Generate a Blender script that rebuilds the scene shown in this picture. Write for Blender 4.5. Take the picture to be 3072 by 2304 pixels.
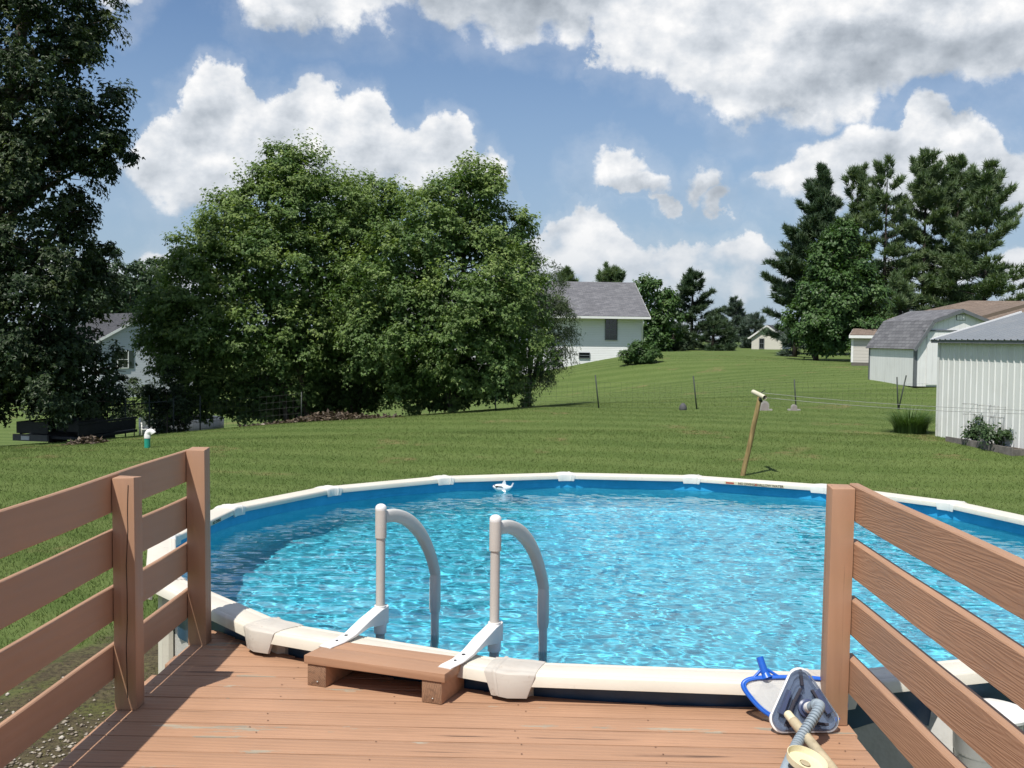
import bpy, bmesh, math, random
import numpy as np
from mathutils import Vector, Matrix
for o in list(bpy.data.objects): bpy.data.objects.remove(o)
SC = bpy.context.scene
COL = SC.collection
R = math.radians
# ------------------------------------------------------------------ camera
FPX, PITCH, ROLL, CAMZ = 3225.0, 0.0430, 0.0116, 2.68     # focal length in pixels of a 3072 wide frame
_cp, _sp, _cr, _sr = math.cos(PITCH), math.sin(PITCH), math.cos(ROLL), math.sin(ROLL)
FWD = Vector((0, _cp, -_sp)); UP0 = Vector((0, _sp, _cp)); RT0 = Vector((1, 0, 0))
RT = RT0*_cr + UP0*_sr
UP = UP0*_cr - RT0*_sr
cam = bpy.data.cameras.new('camera')
cam.sensor_width = 36.0; cam.lens = 36.0*FPX/3072.0; cam.clip_start = 0.05; cam.clip_end = 6000
camo = bpy.data.objects.new('camera', cam); COL.objects.link(camo)
M = Matrix.Identity(4)
for i in range(3):
    M[i][0] = RT[i]; M[i][1] = UP[i]; M[i][2] = -FWD[i]
M[2][3] = CAMZ
camo.matrix_world = M
SC.camera = camo
CAMP = Vector((0, 0, CAMZ))
def ray(px, py):
    return RT*((px-1536)/FPX) + UP*((1152-py)/FPX) + FWD
def at(px, py, Y):            # world point seen at that spot of the photograph, Y metres in front
    d = ray(px, py); return CAMP + d*(Y/d.y)
def azel(px, py):
    d = ray(px, py).normalized(); return math.atan2(d.x, d.y), math.asin(d.z)
# ------------------------------------------------------------------ render settings, exposure
SC.render.engine = 'CYCLES'
SC.view_settings.view_transform = 'Standard'; SC.view_settings.look = 'None'
SC.view_settings.gamma = 1.0; SC.view_settings.exposure = EXPOSURE = 0.20
SC.view_settings.use_curve_mapping = False
cy = SC.cycles
cy.max_bounces = 10; cy.diffuse_bounces = 3; cy.glossy_bounces = 4; cy.transmission_bounces = 8
cy.transparent_max_bounces = 12; cy.caustics_refractive = True; cy.caustics_reflective = False
cy.sample_clamp_indirect = 4.0; cy.use_denoising = True; cy.use_adaptive_sampling = True
cy.adaptive_threshold = 0.012
SC.render.resolution_x = 1024; SC.render.resolution_y = 768
# ------------------------------------------------------------------ sun
SUND = Vector((-0.26, -0.42, 0.914)).normalized()      # towards the sun: behind and left of the viewer
SUN_EL = math.asin(SUND.z); SUN_AZ = math.atan2(SUND.x, SUND.y)
sl = bpy.data.lights.new('sun', 'SUN'); sl.energy = 4.6; sl.angle = R(0.53); sl.color = (1.0, 0.955, 0.88)
so = bpy.data.objects.new('sun', sl); COL.objects.link(so)
so.rotation_euler = SUND.to_track_quat('Z', 'Y').to_euler(); so.location = (-10, -16, 35)
sl.cycles.is_caustics_light = True
# ------------------------------------------------------------------ helpers: nodes and materials
class NT:
    """small node-tree writer: n(type, inputs..., **props) returns the node's first output"""
    def __init__(s, tree): s.t = tree
    def node(s, typ, ins=None, **props):
        nd = s.t.nodes.new(typ)
        for k, v in props.items(): setattr(nd, k, v)
        for k, v in (ins or {}).items():
            sock = nd.inputs[k]
            if isinstance(v, bpy.types.NodeSocket): s.t.links.new(v, sock)
            else: sock.default_value = v
        return nd
    def math(s, op, a, b=0.0, c=0.0, clamp=False):
        return s.node('ShaderNodeMath', {0: a, 1: b, 2: c}, operation=op, use_clamp=clamp).outputs[0]
    def vmath(s, op, a, b=(0, 0, 0)):
        nd = s.node('ShaderNodeVectorMath', {0: a}, operation=op)
        if op == 'SCALE':
            if isinstance(b, bpy.types.NodeSocket): s.t.links.new(b, nd.inputs['Scale'])
            else: nd.inputs['Scale'].default_value = b
        else:
            if isinstance(b, bpy.types.NodeSocket): s.t.links.new(b, nd.inputs[1])
            else: nd.inputs[1].default_value = b
        return nd.outputs[0]
    def noise(s, vec, scale, detail=4, rough=0.55, dist=0.0, color=False, lac=2.0):
        nd = s.node('ShaderNodeTexNoise', {'Vector': vec, 'Scale': scale, 'Detail': detail, 'Roughness': rough, 'Distortion': dist, 'Lacunarity': lac})
        return nd.outputs['Color' if color else 'Fac']
    def ramp(s, fac, stops, interp='LINEAR'):
        nd = s.node('ShaderNodeValToRGB', {'Fac': fac}); cr = nd.color_ramp; cr.interpolation = interp
        while len(cr.elements) < len(stops): cr.elements.new(0.5)
        for e, (p, c) in zip(cr.elements, stops):
            e.position = p; e.color = (c if len(c) == 4 else (*c, 1)) if not isinstance(c, (int, float)) else (c, c, c, 1)
        return nd.outputs['Color']
    def mrange(s, v, a, b, c=0.0, d=1.0, smooth=False):
        nd = s.node('ShaderNodeMapRange', {'Value': v, 'From Min': a, 'From Max': b, 'To Min': c, 'To Max': d}, interpolation_type='SMOOTHSTEP' if smooth else 'LINEAR')
        return nd.outputs[0]
    def mix(s, fac, a, b, blend='MIX'):
        nd = s.node('ShaderNodeMix', data_type='RGBA', blend_type=blend)
        for k, v in ((0, fac), (6, a), (7, b)):
            if isinstance(v, bpy.types.NodeSocket): s.t.links.new(v, nd.inputs[k])
            elif k == 0: nd.inputs[0].default_value = v
            else: nd.inputs[k].default_value = (*v, 1) if len(v) == 3 else v
        return nd.outputs[2]
    def mapping(s, vec, scale=(1, 1, 1), loc=(0, 0, 0), rot=(0, 0, 0)):
        return s.node('ShaderNodeMapping', {'Vector': vec, 'Scale': scale, 'Location': loc, 'Rotation': rot}).outputs[0]
    def coord(s, which='Object'):
        return s.node('ShaderNodeTexCoord').outputs[which]
    def rnd(s): return s.node('ShaderNodeObjectInfo').outputs['Random']
    def bump(s, h, strength=0.3, dist=0.01, normal=None):
        ins = {'Height': h, 'Strength': strength, 'Distance': dist}
        if normal is not None: ins['Normal'] = normal
        return s.node('ShaderNodeBump', ins).outputs[0]

def new_mat(name):
    m = bpy.data.materials.new(name); m.use_nodes = True
    t = m.node_tree; t.nodes.clear(); n = NT(t)
    return m, n
def finish(n, shader):
    o = n.node('ShaderNodeOutputMaterial'); n.t.links.new(shader, o.inputs['Surface'])
def principled(n, **k):
    ins = {}
    names = {'col': 'Base Color', 'rough': 'Roughness', 'normal': 'Normal', 'metal': 'Metallic', 'spec': 'Specular IOR Level',
             'alpha': 'Alpha', 'trans': 'Transmission Weight', 'ior': 'IOR', 'coat': 'Coat Weight', 'sss': 'Subsurface Weight'}
    for a, v in k.items():
        if a == 'col' and not isinstance(v, bpy.types.NodeSocket): v = (*v, 1)
        ins[names[a]] = v
    return n.node('ShaderNodeBsdfPrincipled', ins).outputs[0]
def plain(name, col, rough=0.5, var=0.12, scale=6.0, bump=0.0, bscale=60.0, metal=0.0, spec=0.5, dirt=None, dirt_amt=0.3, coord='Object'):
    """one colour with uneven tone, faint dirt and fine relief"""
    m, n = new_mat(name); co = n.coord(coord)
    f = n.noise(co, scale, 5, 0.6)
    c = n.mix(n.mrange(f, 0.3, 0.7), tuple(x*(1-var) for x in col), tuple(min(1, x*(1+var)) for x in col))
    if dirt:
        g = n.noise(co, scale*2.3, 6, 0.65)
        c = n.mix(n.math('MULTIPLY', n.mrange(g, 0.52, 0.72, smooth=True), dirt_amt), c, dirt)
    kw = dict(col=c, rough=n.mrange(n.noise(co, scale*3, 3), 0.3, 0.7, rough*0.85, min(1, rough*1.15)), metal=metal, spec=spec)
    if bump: kw['normal'] = n.bump(n.noise(co, bscale, 4), bump, 0.004)
    finish(n, principled(n, **kw)); return m

# ------------------------------------------------------------------ helpers: meshes and objects
def deco(o, label=None, cat=None, group=None, kind=None):
    if label: o['label'] = label
    if cat: o['category'] = cat
    if group: o['group'] = group
    if kind: o['kind'] = kind
    return o
def thing(name, label, cat, loc=(0, 0, 0), rotz=0.0, group=None):
    o = bpy.data.objects.new(name, None); COL.objects.link(o)
    o.location = loc; o.rotation_euler = (0, 0, rotz); o.empty_display_size = 0.2
    return deco(o, label, cat, group)
def link(name, me, mat=None, parent=None, loc=(0, 0, 0), rot=(0, 0, 0)):
    o = bpy.data.objects.new(name, me); COL.objects.link(o)
    if mat is not None and not me.materials:
        for mm in (mat if isinstance(mat, (list, tuple)) else [mat]): me.materials.append(mm)
    if parent is not None: o.parent = parent
    o.location = loc; o.rotation_euler = rot
    return o
class MB:
    """collects shapes in one bmesh; build() links them as ONE mesh object"""
    def __init__(s): s.bm = bmesh.new(); s.mi = 0
    def _f(s, vs, smooth=False):
        try:
            f = s.bm.faces.new(vs); f.material_index = s.mi; f.smooth = smooth; return f
        except ValueError: return None
    def box(s, x0, x1, y0, y1, z0, z1, bevel=0.0, seg=2):
        v = [s.bm.verts.new(p) for p in ((x0,y0,z0),(x1,y0,z0),(x1,y1,z0),(x0,y1,z0),(x0,y0,z1),(x1,y0,z1),(x1,y1,z1),(x0,y1,z1))]
        fs = [s._f([v[i] for i in q]) for q in ((0,3,2,1),(4,5,6,7),(0,1,5,4),(1,2,6,5),(2,3,7,6),(3,0,4,7))]
        if bevel:
            es = {e for f in fs for e in f.edges}
            r = bmesh.ops.bevel(s.bm, geom=list(es), offset=bevel, segments=seg, affect='EDGES', profile=0.6)
            for f in r['faces']: f.material_index = s.mi
        return s
    def beam(s, a, b, w, h, up=(0, 0, 1), bevel=0.0):
        """box from a to b, w wide (sideways), h high (along up)"""
        a = Vector(a); b = Vector(b); d = (b-a).normalized(); u = Vector(up); sd = d.cross(u).normalized(); u = sd.cross(d).normalized()
        vs = []
        for p in (a, b):
            for sx, sz in ((-1,-1),(1,-1),(1,1),(-1,1)): vs.append(s.bm.verts.new(p + sd*(sx*w/2) + u*(sz*h/2)))
        fs = [s._f([vs[i] for i in q]) for q in ((0,1,2,3),(7,6,5,4),(0,4,5,1),(1,5,6,2),(2,6,7,3),(3,7,4,0))]
        if bevel:
            es = {e for f in fs for e in f.edges}
            r = bmesh.ops.bevel(s.bm, geom=list(es), offset=bevel, segments=2, affect='EDGES', profile=0.6)
            for f in r['faces']: f.material_index = s.mi
        return s
    def tube(s, path, r, seg=10, caps=True, closed=False, ry=None):
        path = [Vector(p) for p in path]; n = len(path)
        rs = r if isinstance(r, (list, tuple)) else [r]*n
        rings = []; prev = None
        for i, p in enumerate(path):
            if closed: d = path[(i+1) % n]-path[i-1]
            else: d = path[min(i+1, n-1)]-path[max(i-1, 0)]
            d = d.normalized() if d.length > 1e-9 else Vector((0,0,1))
            if prev is None:
                a = Vector((0,0,1)) if abs(d.z) < 0.9 else Vector((1,0,0))
                u = d.cross(a).normalized()
            else:
                u = (prev - d*prev.dot(d)); u = u.normalized() if u.length > 1e-6 else d.orthogonal().normalized()
            w = d.cross(u); prev = u
            rings.append([s.bm.verts.new(p + u*(math.cos(2*math.pi*k/seg)*rs[i]) + w*(math.sin(2*math.pi*k/seg)*(rs[i] if ry is None else ry))) for k in range(seg)])
        m = n if closed else n-1
        for i in range(m):
            A, B = rings[i], rings[(i+1) % n]
            for k in range(seg): s._f([A[k], A[(k+1) % seg], B[(k+1) % seg], B[k]], True)
        if caps and not closed:
            s._f(rings[0][::-1]); s._f(rings[-1])
        return s
    def lathe(s, prof, seg=24, c=(0, 0, 0), smooth=True, ax=None):
        """prof: (radius, z) list turned about the vertical through c, or about ax (3x3 matrix)"""
        c = Vector(c); rings = []
        for r, z in prof:
            ring = []
            for k in range(seg):
                a = 2*math.pi*k/seg; p = Vector((r*math.cos(a), r*math.sin(a), z))
                if ax is not None: p = ax @ p
                ring.append(s.bm.verts.new(p + c))
            rings.append(ring)
        for A, B in zip(rings, rings[1:]):
            for k in range(seg): s._f([A[k], A[(k+1) % seg], B[(k+1) % seg], B[k]], smooth)
        if prof[0][0] > 1e-6: s._f(rings[0][::-1])
        if prof[-1][0] > 1e-6: s._f(rings[-1])
        return s
    def prism(s, poly, z0, z1, bevel=0.0):
        n = len(poly)
        lo = [s.bm.verts.new((x, y, z0)) for x, y in poly]; hi = [s.bm.verts.new((x, y, z1)) for x, y in poly]
        fs = [s._f(lo[::-1]), s._f(hi)] + [s._f([lo[i], lo[(i+1) % n], hi[(i+1) % n], hi[i]]) for i in range(n)]
        if bevel:
            es = [e for e in fs[1].edges]
            r = bmesh.ops.bevel(s.bm, geom=es, offset=bevel, segments=2, affect='EDGES', profile=0.6)
            for f in r['faces']: f.material_index = s.mi
        return s
    def poly(s, pts, smooth=False):
        return s._f([s.bm.verts.new(p) for p in pts], smooth)
    def loft(s, rings, closed=True, smooth=True, caps=True):
        vr = [[s.bm.verts.new(p) for p in ring] for ring in rings]; n = len(vr[0])
        for A, B in zip(vr, vr[1:]):
            for k in range(n if closed else n-1): s._f([A[k], A[(k+1) % n], B[(k+1) % n], B[k]], smooth)
        if caps and closed: s._f(vr[0][::-1]); s._f(vr[-1])
        return s
    def mesh(s, name, fix=True):
        if fix: bmesh.ops.recalc_face_normals(s.bm, faces=s.bm.faces)
        me = bpy.data.meshes.new(name); s.bm.to_mesh(me); s.bm.free(); return me
    def build(s, name, mat, parent=None, loc=(0, 0, 0), rot=(0, 0, 0), auto=None, fix=True):
        me = s.mesh(name, fix)
        o = link(name, me, mat, parent, loc, rot)
        if auto is not None:
            me.set_sharp_from_angle(angle=R(auto))
            for p in me.polygons: p.use_smooth = True
        return o
def raw_mesh(name, verts, faces_flat, loop_starts, loop_totals, smooth=False):
    me = bpy.data.meshes.new(name)
    me.vertices.add(len(verts)); me.vertices.foreach_set('co', np.ascontiguousarray(verts, dtype=np.float32).ravel())
    me.loops.add(len(faces_flat)); me.loops.foreach_set('vertex_index', np.ascontiguousarray(faces_flat, dtype=np.int32))
    me.polygons.add(len(loop_starts)); me.polygons.foreach_set('loop_start', np.ascontiguousarray(loop_starts, dtype=np.int32))
    me.polygons.foreach_set('use_smooth', np.full(len(loop_starts), smooth, dtype=bool))
    me.update(calc_edges=True); return me
# ------------------------------------------------------------------ world: clear-sky model plus fair-weather cumulus
SKY_STRENGTH = 0.10
SKY_TINT = (0.76, 0.86, 0.98)
def build_world():
    w = bpy.data.worlds.new('World'); SC.world = w; w.use_nodes = True
    t = w.node_tree; t.nodes.clear(); n = NT(t)
    sky = n.node('ShaderNodeTexSky', sky_type='NISHITA', sun_disc=False, sun_elevation=SUN_EL, sun_rotation=SUN_AZ, altitude=200.0, air_density=1.0, dust_density=0.8, ozone_density=1.5).outputs[0]
    d = n.vmath('NORMALIZE', n.coord('Generated'))
    wp = n.noise(d, 13.0, 7, 0.62, color=True)
    dw = n.vmath('ADD', d, n.vmath('SCALE', n.vmath('SUBTRACT', wp, (0.5, 0.5, 0.5)), 0.085))   # cauliflower outline
    s2 = n.node('ShaderNodeSeparateXYZ', {0: dw})
    az = n.math('ARCTAN2', s2.outputs[0], s2.outputs[1]); elw = n.math('ARCSINE', s2.outputs[2])
    el = n.math('ARCSINE', n.node('ShaderNodeSeparateXYZ', {0: d}).outputs[2])
    u = n.mrange(az, -0.55, 0.55)
    def edge(pts):
        """height of a cloud edge along the horizon, given as columns and rows of the photograph"""
        nd = n.node('ShaderNodeFloatCurve', {'Value': u}); cu = nd.mapping.curves[0]; P = []
        for px, py in pts:
            a, e = azel(px, py); P.append(((a+0.55)/1.10, e/0.5+0.25))
        while len(cu.points) < len(P): cu.points.new(0.5, 0.5)
        for cp, (x, y) in zip(cu.points, P): cp.location = (x, y); cp.handle_type = 'AUTO'
        nd.mapping.use_clip = False; nd.mapping.update()
        return n.math('MULTIPLY', n.math('SUBTRACT', nd.outputs[0], 0.25), 0.5)
    up_b = edge([(-150,-60),(230,0),(330,70),(430,10),(520,-70),(620,-60),(690,40),(770,100),(870,125),(970,118),(1090,95),(1250,100),(1400,125),(1540,150),(1680,150),(1745,120),(1790,225),(1950,260),(2060,310),(2150,385),(2260,415),(2420,425),(2560,395),(2660,330),(2760,290),(2860,280),(2960,290),(3072,300),(3220,290)])
    m_t = edge([(-150,690),(240,640),(310,500),(410,400),(470,300),(560,250),(620,190),(685,165),(745,195),(800,270),(850,225),(910,205),(980,220),(1040,265),(1090,238),(1140,262),(1190,350),(1250,368),(1300,322),(1350,345),(1400,400),(1470,440),(1550,510),(1610,700),(1800,760),(2210,720),(2270,565),(2340,470),(2420,415),(2520,388),(2640,395),(2700,325),(2760,272),(2830,258),(2900,295),(2980,360),(3072,430),(3220,500)])
    m_b = edge([(-150,560),(260,565),(340,580),(420,630),(520,655),(640,662),(760,645),(900,625),(1450,600),(1560,540),(1800,520),(2210,560),(2290,590),(2380,630),(2500,650),(3220,690)])
    l_t = edge([(-150,770),(200,760),(300,735),(400,775),(500,745),(620,800),(1500,760),(1580,700),(1640,670),(1690,612),(1740,598),(1790,622),(1850,632),(1910,695),(1990,700),(2050,668),(2110,695),(2180,705),(2240,690),(2320,730),(2450,760),(3220,700)])
    def pair(tp, bt, st, sb): return n.math('MINIMUM', n.math('DIVIDE', n.math('SUBTRACT', tp, elw), st), n.math('DIVIDE', n.math('SUBTRACT', elw, bt), sb))
    upper = n.math('DIVIDE', n.math('SUBTRACT', elw, up_b), 0.045)
    midl = pair(m_t, m_b, 0.026, 0.050)
    lowl = n.math('MINIMUM', n.math('DIVIDE', n.math('SUBTRACT', l_t, elw), 0.022), n.mrange(el, 0.02, 0.08, 0.14, 0.48))
    P = n.node('ShaderNodeCombineXYZ', {0: az, 1: elw, 2: 0.0}).outputs[0]
    def blobs(L, k):
        acc = None
        for (px, py, rx, ry) in L:
            a0, e0 = azel(px, py); ix, iy = FPX/rx, FPX/ry
            q = n.node('ShaderNodeVectorMath', {0: P, 1: (ix, iy, 0), 2: (-a0*ix, -e0*iy, 0)}, operation='MULTIPLY_ADD').outputs[0]
            dd = n.node('ShaderNodeVectorMath', {0: q, 1: q}, operation='DOT_PRODUCT').outputs['Value']
            acc = dd if acc is None else n.math('SMOOTH_MIN', acc, dd, k)
        return n.math('SUBTRACT', 1.0, n.math('SQRT', n.math('MAXIMUM', acc, 0.0)))
    small = blobs([(1870,500,115,70),(1900,545,160,52),(2135,545,88,78),(2190,608,72,46),(2020,600,46,44)], 0.35)
    dark = blobs([(1450,0,380,110),(880,90,260,60),(2720,170,360,120),(2330,390,300,60),(3020,320,260,60)], 0.5)
    heap = n.math('MAXIMUM', n.math('MAXIMUM', upper, midl), n.math('MAXIMUM', lowl, small))
    heap = n.math('MINIMUM', heap, 1.0)
    # base of each heap greyer than its head
    hm = n.mrange(n.math('DIVIDE', n.math('SUBTRACT', elw, m_b), n.math('MAXIMUM', n.math('SUBTRACT', m_t, m_b), 0.02)), 0.0, 0.62, 1.0, 0.0)
    basem = n.math('MULTIPLY', hm, n.math('GREATER_THAN', midl, -0.3))
    sb = n.math('MULTIPLY', n.mrange(elw, azel(1900, 575)[1], azel(1900, 520)[1], 1.0, 0.0), n.math('GREATER_THAN', small, -0.2))
    low = n.noise(n.mapping(d, (1, 1, 2.2)), 2.6, 2, 0.5)          # the rest of the sky carries the same kind of cloud
    rest = n.math('MULTIPLY', n.math('SUBTRACT', low, 0.53), 4.0)
    inview = n.math('MULTIPLY', n.mrange(n.math('ABSOLUTE', az), 0.50, 0.62, 1.0, 0.0), n.mrange(el, 0.36, 0.46, 1.0, 0.0))
    body = n.node('ShaderNodeMix', {0: inview, 2: rest, 3: heap}, data_type='FLOAT').outputs[0]
    darkv = n.math('MAXIMUM', n.mrange(dark, -0.2, 0.6, smooth=True), n.math('MULTIPLY', n.math('MAXIMUM', basem, sb), 0.95))
    darkv = n.math('MULTIPLY', darkv, inview)
    darkv = n.math('MAXIMUM', darkv, n.math('MULTIPLY', n.math('SUBTRACT', 1.0, inview), n.mrange(rest, 0.2, 0.8)))
    m1 = n.mapping(d, (1, 1, 1.35)); fb = n.noise(m1, 15.0, 8, 0.56)
    fo = n.noise(n.vmath('ADD', m1, (-0.012, -0.004, 0.020)), 15.0, 5, 0.56)
    dv = n.vmath('ADD', d, n.vmath('SCALE', n.vmath('SUBTRACT', wp, (0.5, 0.5, 0.5)), 0.030))
    def puffs(v): return n.math('SUBTRACT', 0.62, n.node('ShaderNodeTexVoronoi', {'Vector': v, 'Scale': 27.0, 'Detail': 1.0, 'Roughness': 0.5, 'Lacunarity': 2.3}, feature='F1').outputs['Distance'])
    pf = puffs(dv)       # rounded heads of the heaps
    dens = n.math('MULTIPLY_ADD', n.math('SUBTRACT', fb, 0.50), 0.95, body)
    dens = n.math('MULTIPLY_ADD', pf, 0.36, dens)
    alpha = n.math('MAXIMUM', n.mrange(dens, 0.0, 0.40, smooth=True), n.math('MULTIPLY', n.mrange(dens, -0.65, 0.15, smooth=True), 0.16))
    relief = n.math('SUBTRACT', fb, fo)                              # puffs facing the sun against puffs facing away
    rim = n.mrange(dens, 0.9, 0.2)
    sh = n.math('MULTIPLY_ADD', relief, 1.7, 0.74)
    sh = n.math('MULTIPLY_ADD', pf, 0.20, sh)
    sh = n.math('MULTIPLY_ADD', rim, 0.10, sh)
    sh = n.math('MULTIPLY_ADD', darkv, -0.38, sh)
    cc = n.ramp(n.math('ADD', sh, 0.0, clamp=True), [(0.0, (0.33, 0.37, 0.42)), (0.35, (0.50, 0.545, 0.60)), (0.65, (0.72, 0.755, 0.80)), (1.0, (1.02, 1.01, 1.0))])
    cc = n.mix(1.0, cc, (8.9, 8.9, 8.9), 'MULTIPLY')
    haze = n.mrange(el, 0.0, 0.34, 0.72, 0.0, smooth=True)
    skyc = n.mix(1.0, sky, SKY_TINT, 'MULTIPLY')
    skyc = n.mix(haze, skyc, (3.2, 4.2, 5.5))
    cc = n.mix(n.mrange(el, 0.02, 0.13, 0.72, 0.0, smooth=True), cc, (4.4, 5.0, 5.7))
    col = n.mix(n.math('MULTIPLY', alpha, 0.97), skyc, cc)
    bg = n.node('ShaderNodeBackground', {'Color': col, 'Strength': SKY_STRENGTH})
    o = n.node('ShaderNodeOutputWorld'); t.links.new(bg.outputs[0], o.inputs[0])
    w.cycles.sampling_method = 'MANUAL'; w.cycles.sample_map_resolution = 512
build_world()
# ------------------------------------------------------------------ terrain
def terrain_points():
    P = []
    for x in (-9, -3, 3, 9):
        for y in (-6, 0, 6, 12): P.append((x, y, 0.0))
    def c(px, py, d): p = at(px, py, d); P.append((p.x, p.y, p.z))
    c(440, 1345, 25); c(0, 1357, 24.2); c(220, 1343, 25.5); c(640, 1302, 28); c(860, 1270, 30.5); c(1250, 1250, 32); c(1480, 1235, 32.5); c(1700, 1214, 33)
    c(1800, 1230, 33); c(2095, 1228, 33); c(2395, 1225, 33); c(2700, 1230, 33)
    c(1670, 1106, 65); c(1925, 1058, 66); c(1800, 1085, 63); c(1870, 1102, 56); c(2050, 1057, 74); c(2200, 1057, 84); c(2330, 1062, 84)
    c(2450, 1082, 62); c(2570, 1100, 50); c(2608, 1150, 40); c(2742, 1164, 38); c(2805, 1310, 26.4); c(3050, 1355, 23.5); c(2850, 1338, 24.3)
    c(1500, 1300, 26); c(2300, 1300, 26); c(2000, 1360, 23)
    P.extend([(6, 20.5, 0.0), (-4, 20, 0.0), (13, 17, 0.1)])
    for x, y, z in ((-16, 31, -0.75), (-19, 40, -1.6), (-13, 36, -0.9), (-8, 40, -0.9), (-3, 44, -0.5), (-30, 30, -1.0), (-26, 70, -1.2), (-10, 68, -0.9), (-45, 60, -1.8), (4, 52, 0.2),
                    (-40, 130, -1.5), (20, 130, 1.7), (70, 130, 2.0), (60, 60, 1.9), (32, 45, 1.4), (30, 25, 0.5), (-30, 10, -0.3), (30, 5, 0.1), (0, -25, 0.2), (-60, -10, -0.8), (60, -10, 0.5),
                    (0, 110, 1.3), (-110, 60, -2.0), (110, 70, 2.2)):
        P.append((x, y, z))
    return np.array(P)
_TP = terrain_points()
def _tps(r2): return np.where(r2 > 1e-12, 0.5*r2*np.log(np.maximum(r2, 1e-12)), 0.0)
def _fit(P, lam=2.0):
    n = len(P); XY = P[:, :2]/10.0
    K = _tps(((XY[:, None]-XY[None])**2).sum(-1)) + lam*0.02*np.eye(n)
    Q = np.c_[np.ones(n), XY]
    A = np.block([[K, Q], [Q.T, np.zeros((3, 3))]])
    w = np.linalg.solve(A, np.r_[P[:, 2], 0, 0, 0]); return XY, w
_TXY, _TW = _fit(_TP)
def ground_np(x, y):
    x = np.asarray(x, float); y = np.asarray(y, float); shp = x.shape
    xc = np.clip(x.ravel(), -115, 115); yc = np.clip(y.ravel(), -28, 135)
    q = np.c_[xc, yc]/10.0; out = np.empty(len(q))
    for i in range(0, len(q), 20000):
        qq = q[i:i+20000]
        out[i:i+20000] = _tps(((qq[:, None]-_TXY[None])**2).sum(-1)) @ _TW[:-3] + _TW[-3] + qq @ _TW[-2:]
    return np.clip(out, -2.6, 2.6).reshape(shp)
def gz(x, y): return float(ground_np(np.array([x]), np.array([y]))[0])
def on_ground(px, Y, dz=0.0):       # point of the ground under column px of the photograph at distance Y
    p = at(px, 1000, Y); return Vector((p.x, Y, gz(p.x, Y)+dz))
def axis(lo, a, b, hi, fine, k=1.25):
    v = list(np.arange(a, b+fine*.5, fine)); s = fine
    while v[-1] < hi: s *= k; v.append(v[-1]+s)
    s = fine
    while v[0] > lo: s *= k; v.insert(0, v[0]-s)
    return np.array(v)
PCX, PCY = 0.920, 7.546
def build_ground():
    xs = axis(-1500, -24, 34, 1500, 0.5); ys = axis(-800, -2, 76, 2500, 0.5)
    X, Y = np.meshgrid(xs, ys); Z = ground_np(X, Y)
    V = np.c_[X.ravel(), Y.ravel(), Z.ravel()]
    ny, nx = X.shape; i = np.arange(ny*nx).reshape(ny, nx)
    F = np.stack([i[:-1, :-1], i[:-1, 1:], i[1:, 1:], i[1:, :-1]], -1).reshape(-1, 4)
    me = raw_mesh('ground', V, F.ravel(), np.arange(len(F))*4, None, True)
    return deco(link('ground', me, grass_ground_mat()), kind='structure')
def grass_tone(n, pos):
    """lawn colour: mowing bands, patches of drier turf"""
    big = n.noise(pos, 0.16, 4, 0.6); mid = n.noise(pos, 1.1, 5, 0.6); fine = n.noise(pos, 9.0, 6, 0.7)
    band = n.node('ShaderNodeTexWave', {'Vector': n.mapping(pos, (0.55, 1.0, 1), rot=(0, 0, 0.42)), 'Scale': 0.22, 'Distortion': 5.5, 'Detail': 2.0, 'Detail Scale': 0.6}, wave_type='BANDS', bands_direction='Y').outputs['Fac']
    c = n.mix(n.mrange(big, 0.35, 0.65), (0.080, 0.122, 0.030), (0.098, 0.142, 0.036))
    c = n.mix(n.math('MULTIPLY', n.mrange(band, 0.25, 0.75), 0.55), c, (0.130, 0.174, 0.052))
    c = n.mix(n.math('MULTIPLY', n.mrange(mid, 0.45, 0.75), 0.45), c, (0.066, 0.106, 0.026))
    c = n.mix(n.math('MULTIPLY', n.mrange(fine, 0.5, 0.8), 0.5), c, (0.135, 0.165, 0.055))
    dry = n.math('MULTIPLY', n.mrange(n.noise(pos, 0.55, 3, 0.5), 0.60, 0.70, smooth=True), n.mrange(n.noise(pos, 5.0, 4, 0.6), 0.38, 0.62))
    return n.mix(n.math('MULTIPLY', dry, 0.75), c, (0.20, 0.165, 0.075))
def grass_ground_mat():
    m, n = new_mat('lawn'); g = n.node('ShaderNodeNewGeometry').outputs['Position']
    c = grass_tone(n, g)
    soil = n.mrange(n.noise(g, 14, 5, 0.7), 0.55, 0.75)
    c = n.mix(n.math('MULTIPLY', soil, 0.3), c, (0.070, 0.072, 0.030))
    s3 = n.node('ShaderNodeSeparateXYZ', {0: g}); rr = n.node('ShaderNodeVectorMath', {0: g, 1: (PCX, PCY, 0)}, operation='DISTANCE').outputs['Value']
    wob = n.noise(g, 1.6, 5, 0.6)
    bare = n.mrange(n.math('MULTIPLY_ADD', wob, 1.5, rr), 5.35, 5.85, 1.0, 0.0, smooth=True)         # bare ground round pool and deck
    dirt = n.mix(n.mrange(n.noise(g, 7.0, 6, 0.7), 0.35, 0.7), (0.075, 0.058, 0.036), (0.135, 0.118, 0.060))
    dirt = n.mix(n.mrange(n.noise(g, 2.3, 4, 0.6), 0.5, 0.68), dirt, (0.105, 0.110, 0.036))
    dirt = n.mix(n.mrange(n.noise(g, 24.0, 6, 0.75), 0.45, 0.62), dirt, (0.040, 0.032, 0.022))
    c = n.mix(bare, c, dirt)
    bh = n.noise(g, 30, 6, 0.75)
    finish(n, principled(n, col=c, rough=0.95, spec=0.15, normal=n.bump(bh, 0.6, 0.03)))
    return m
build_ground()
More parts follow.
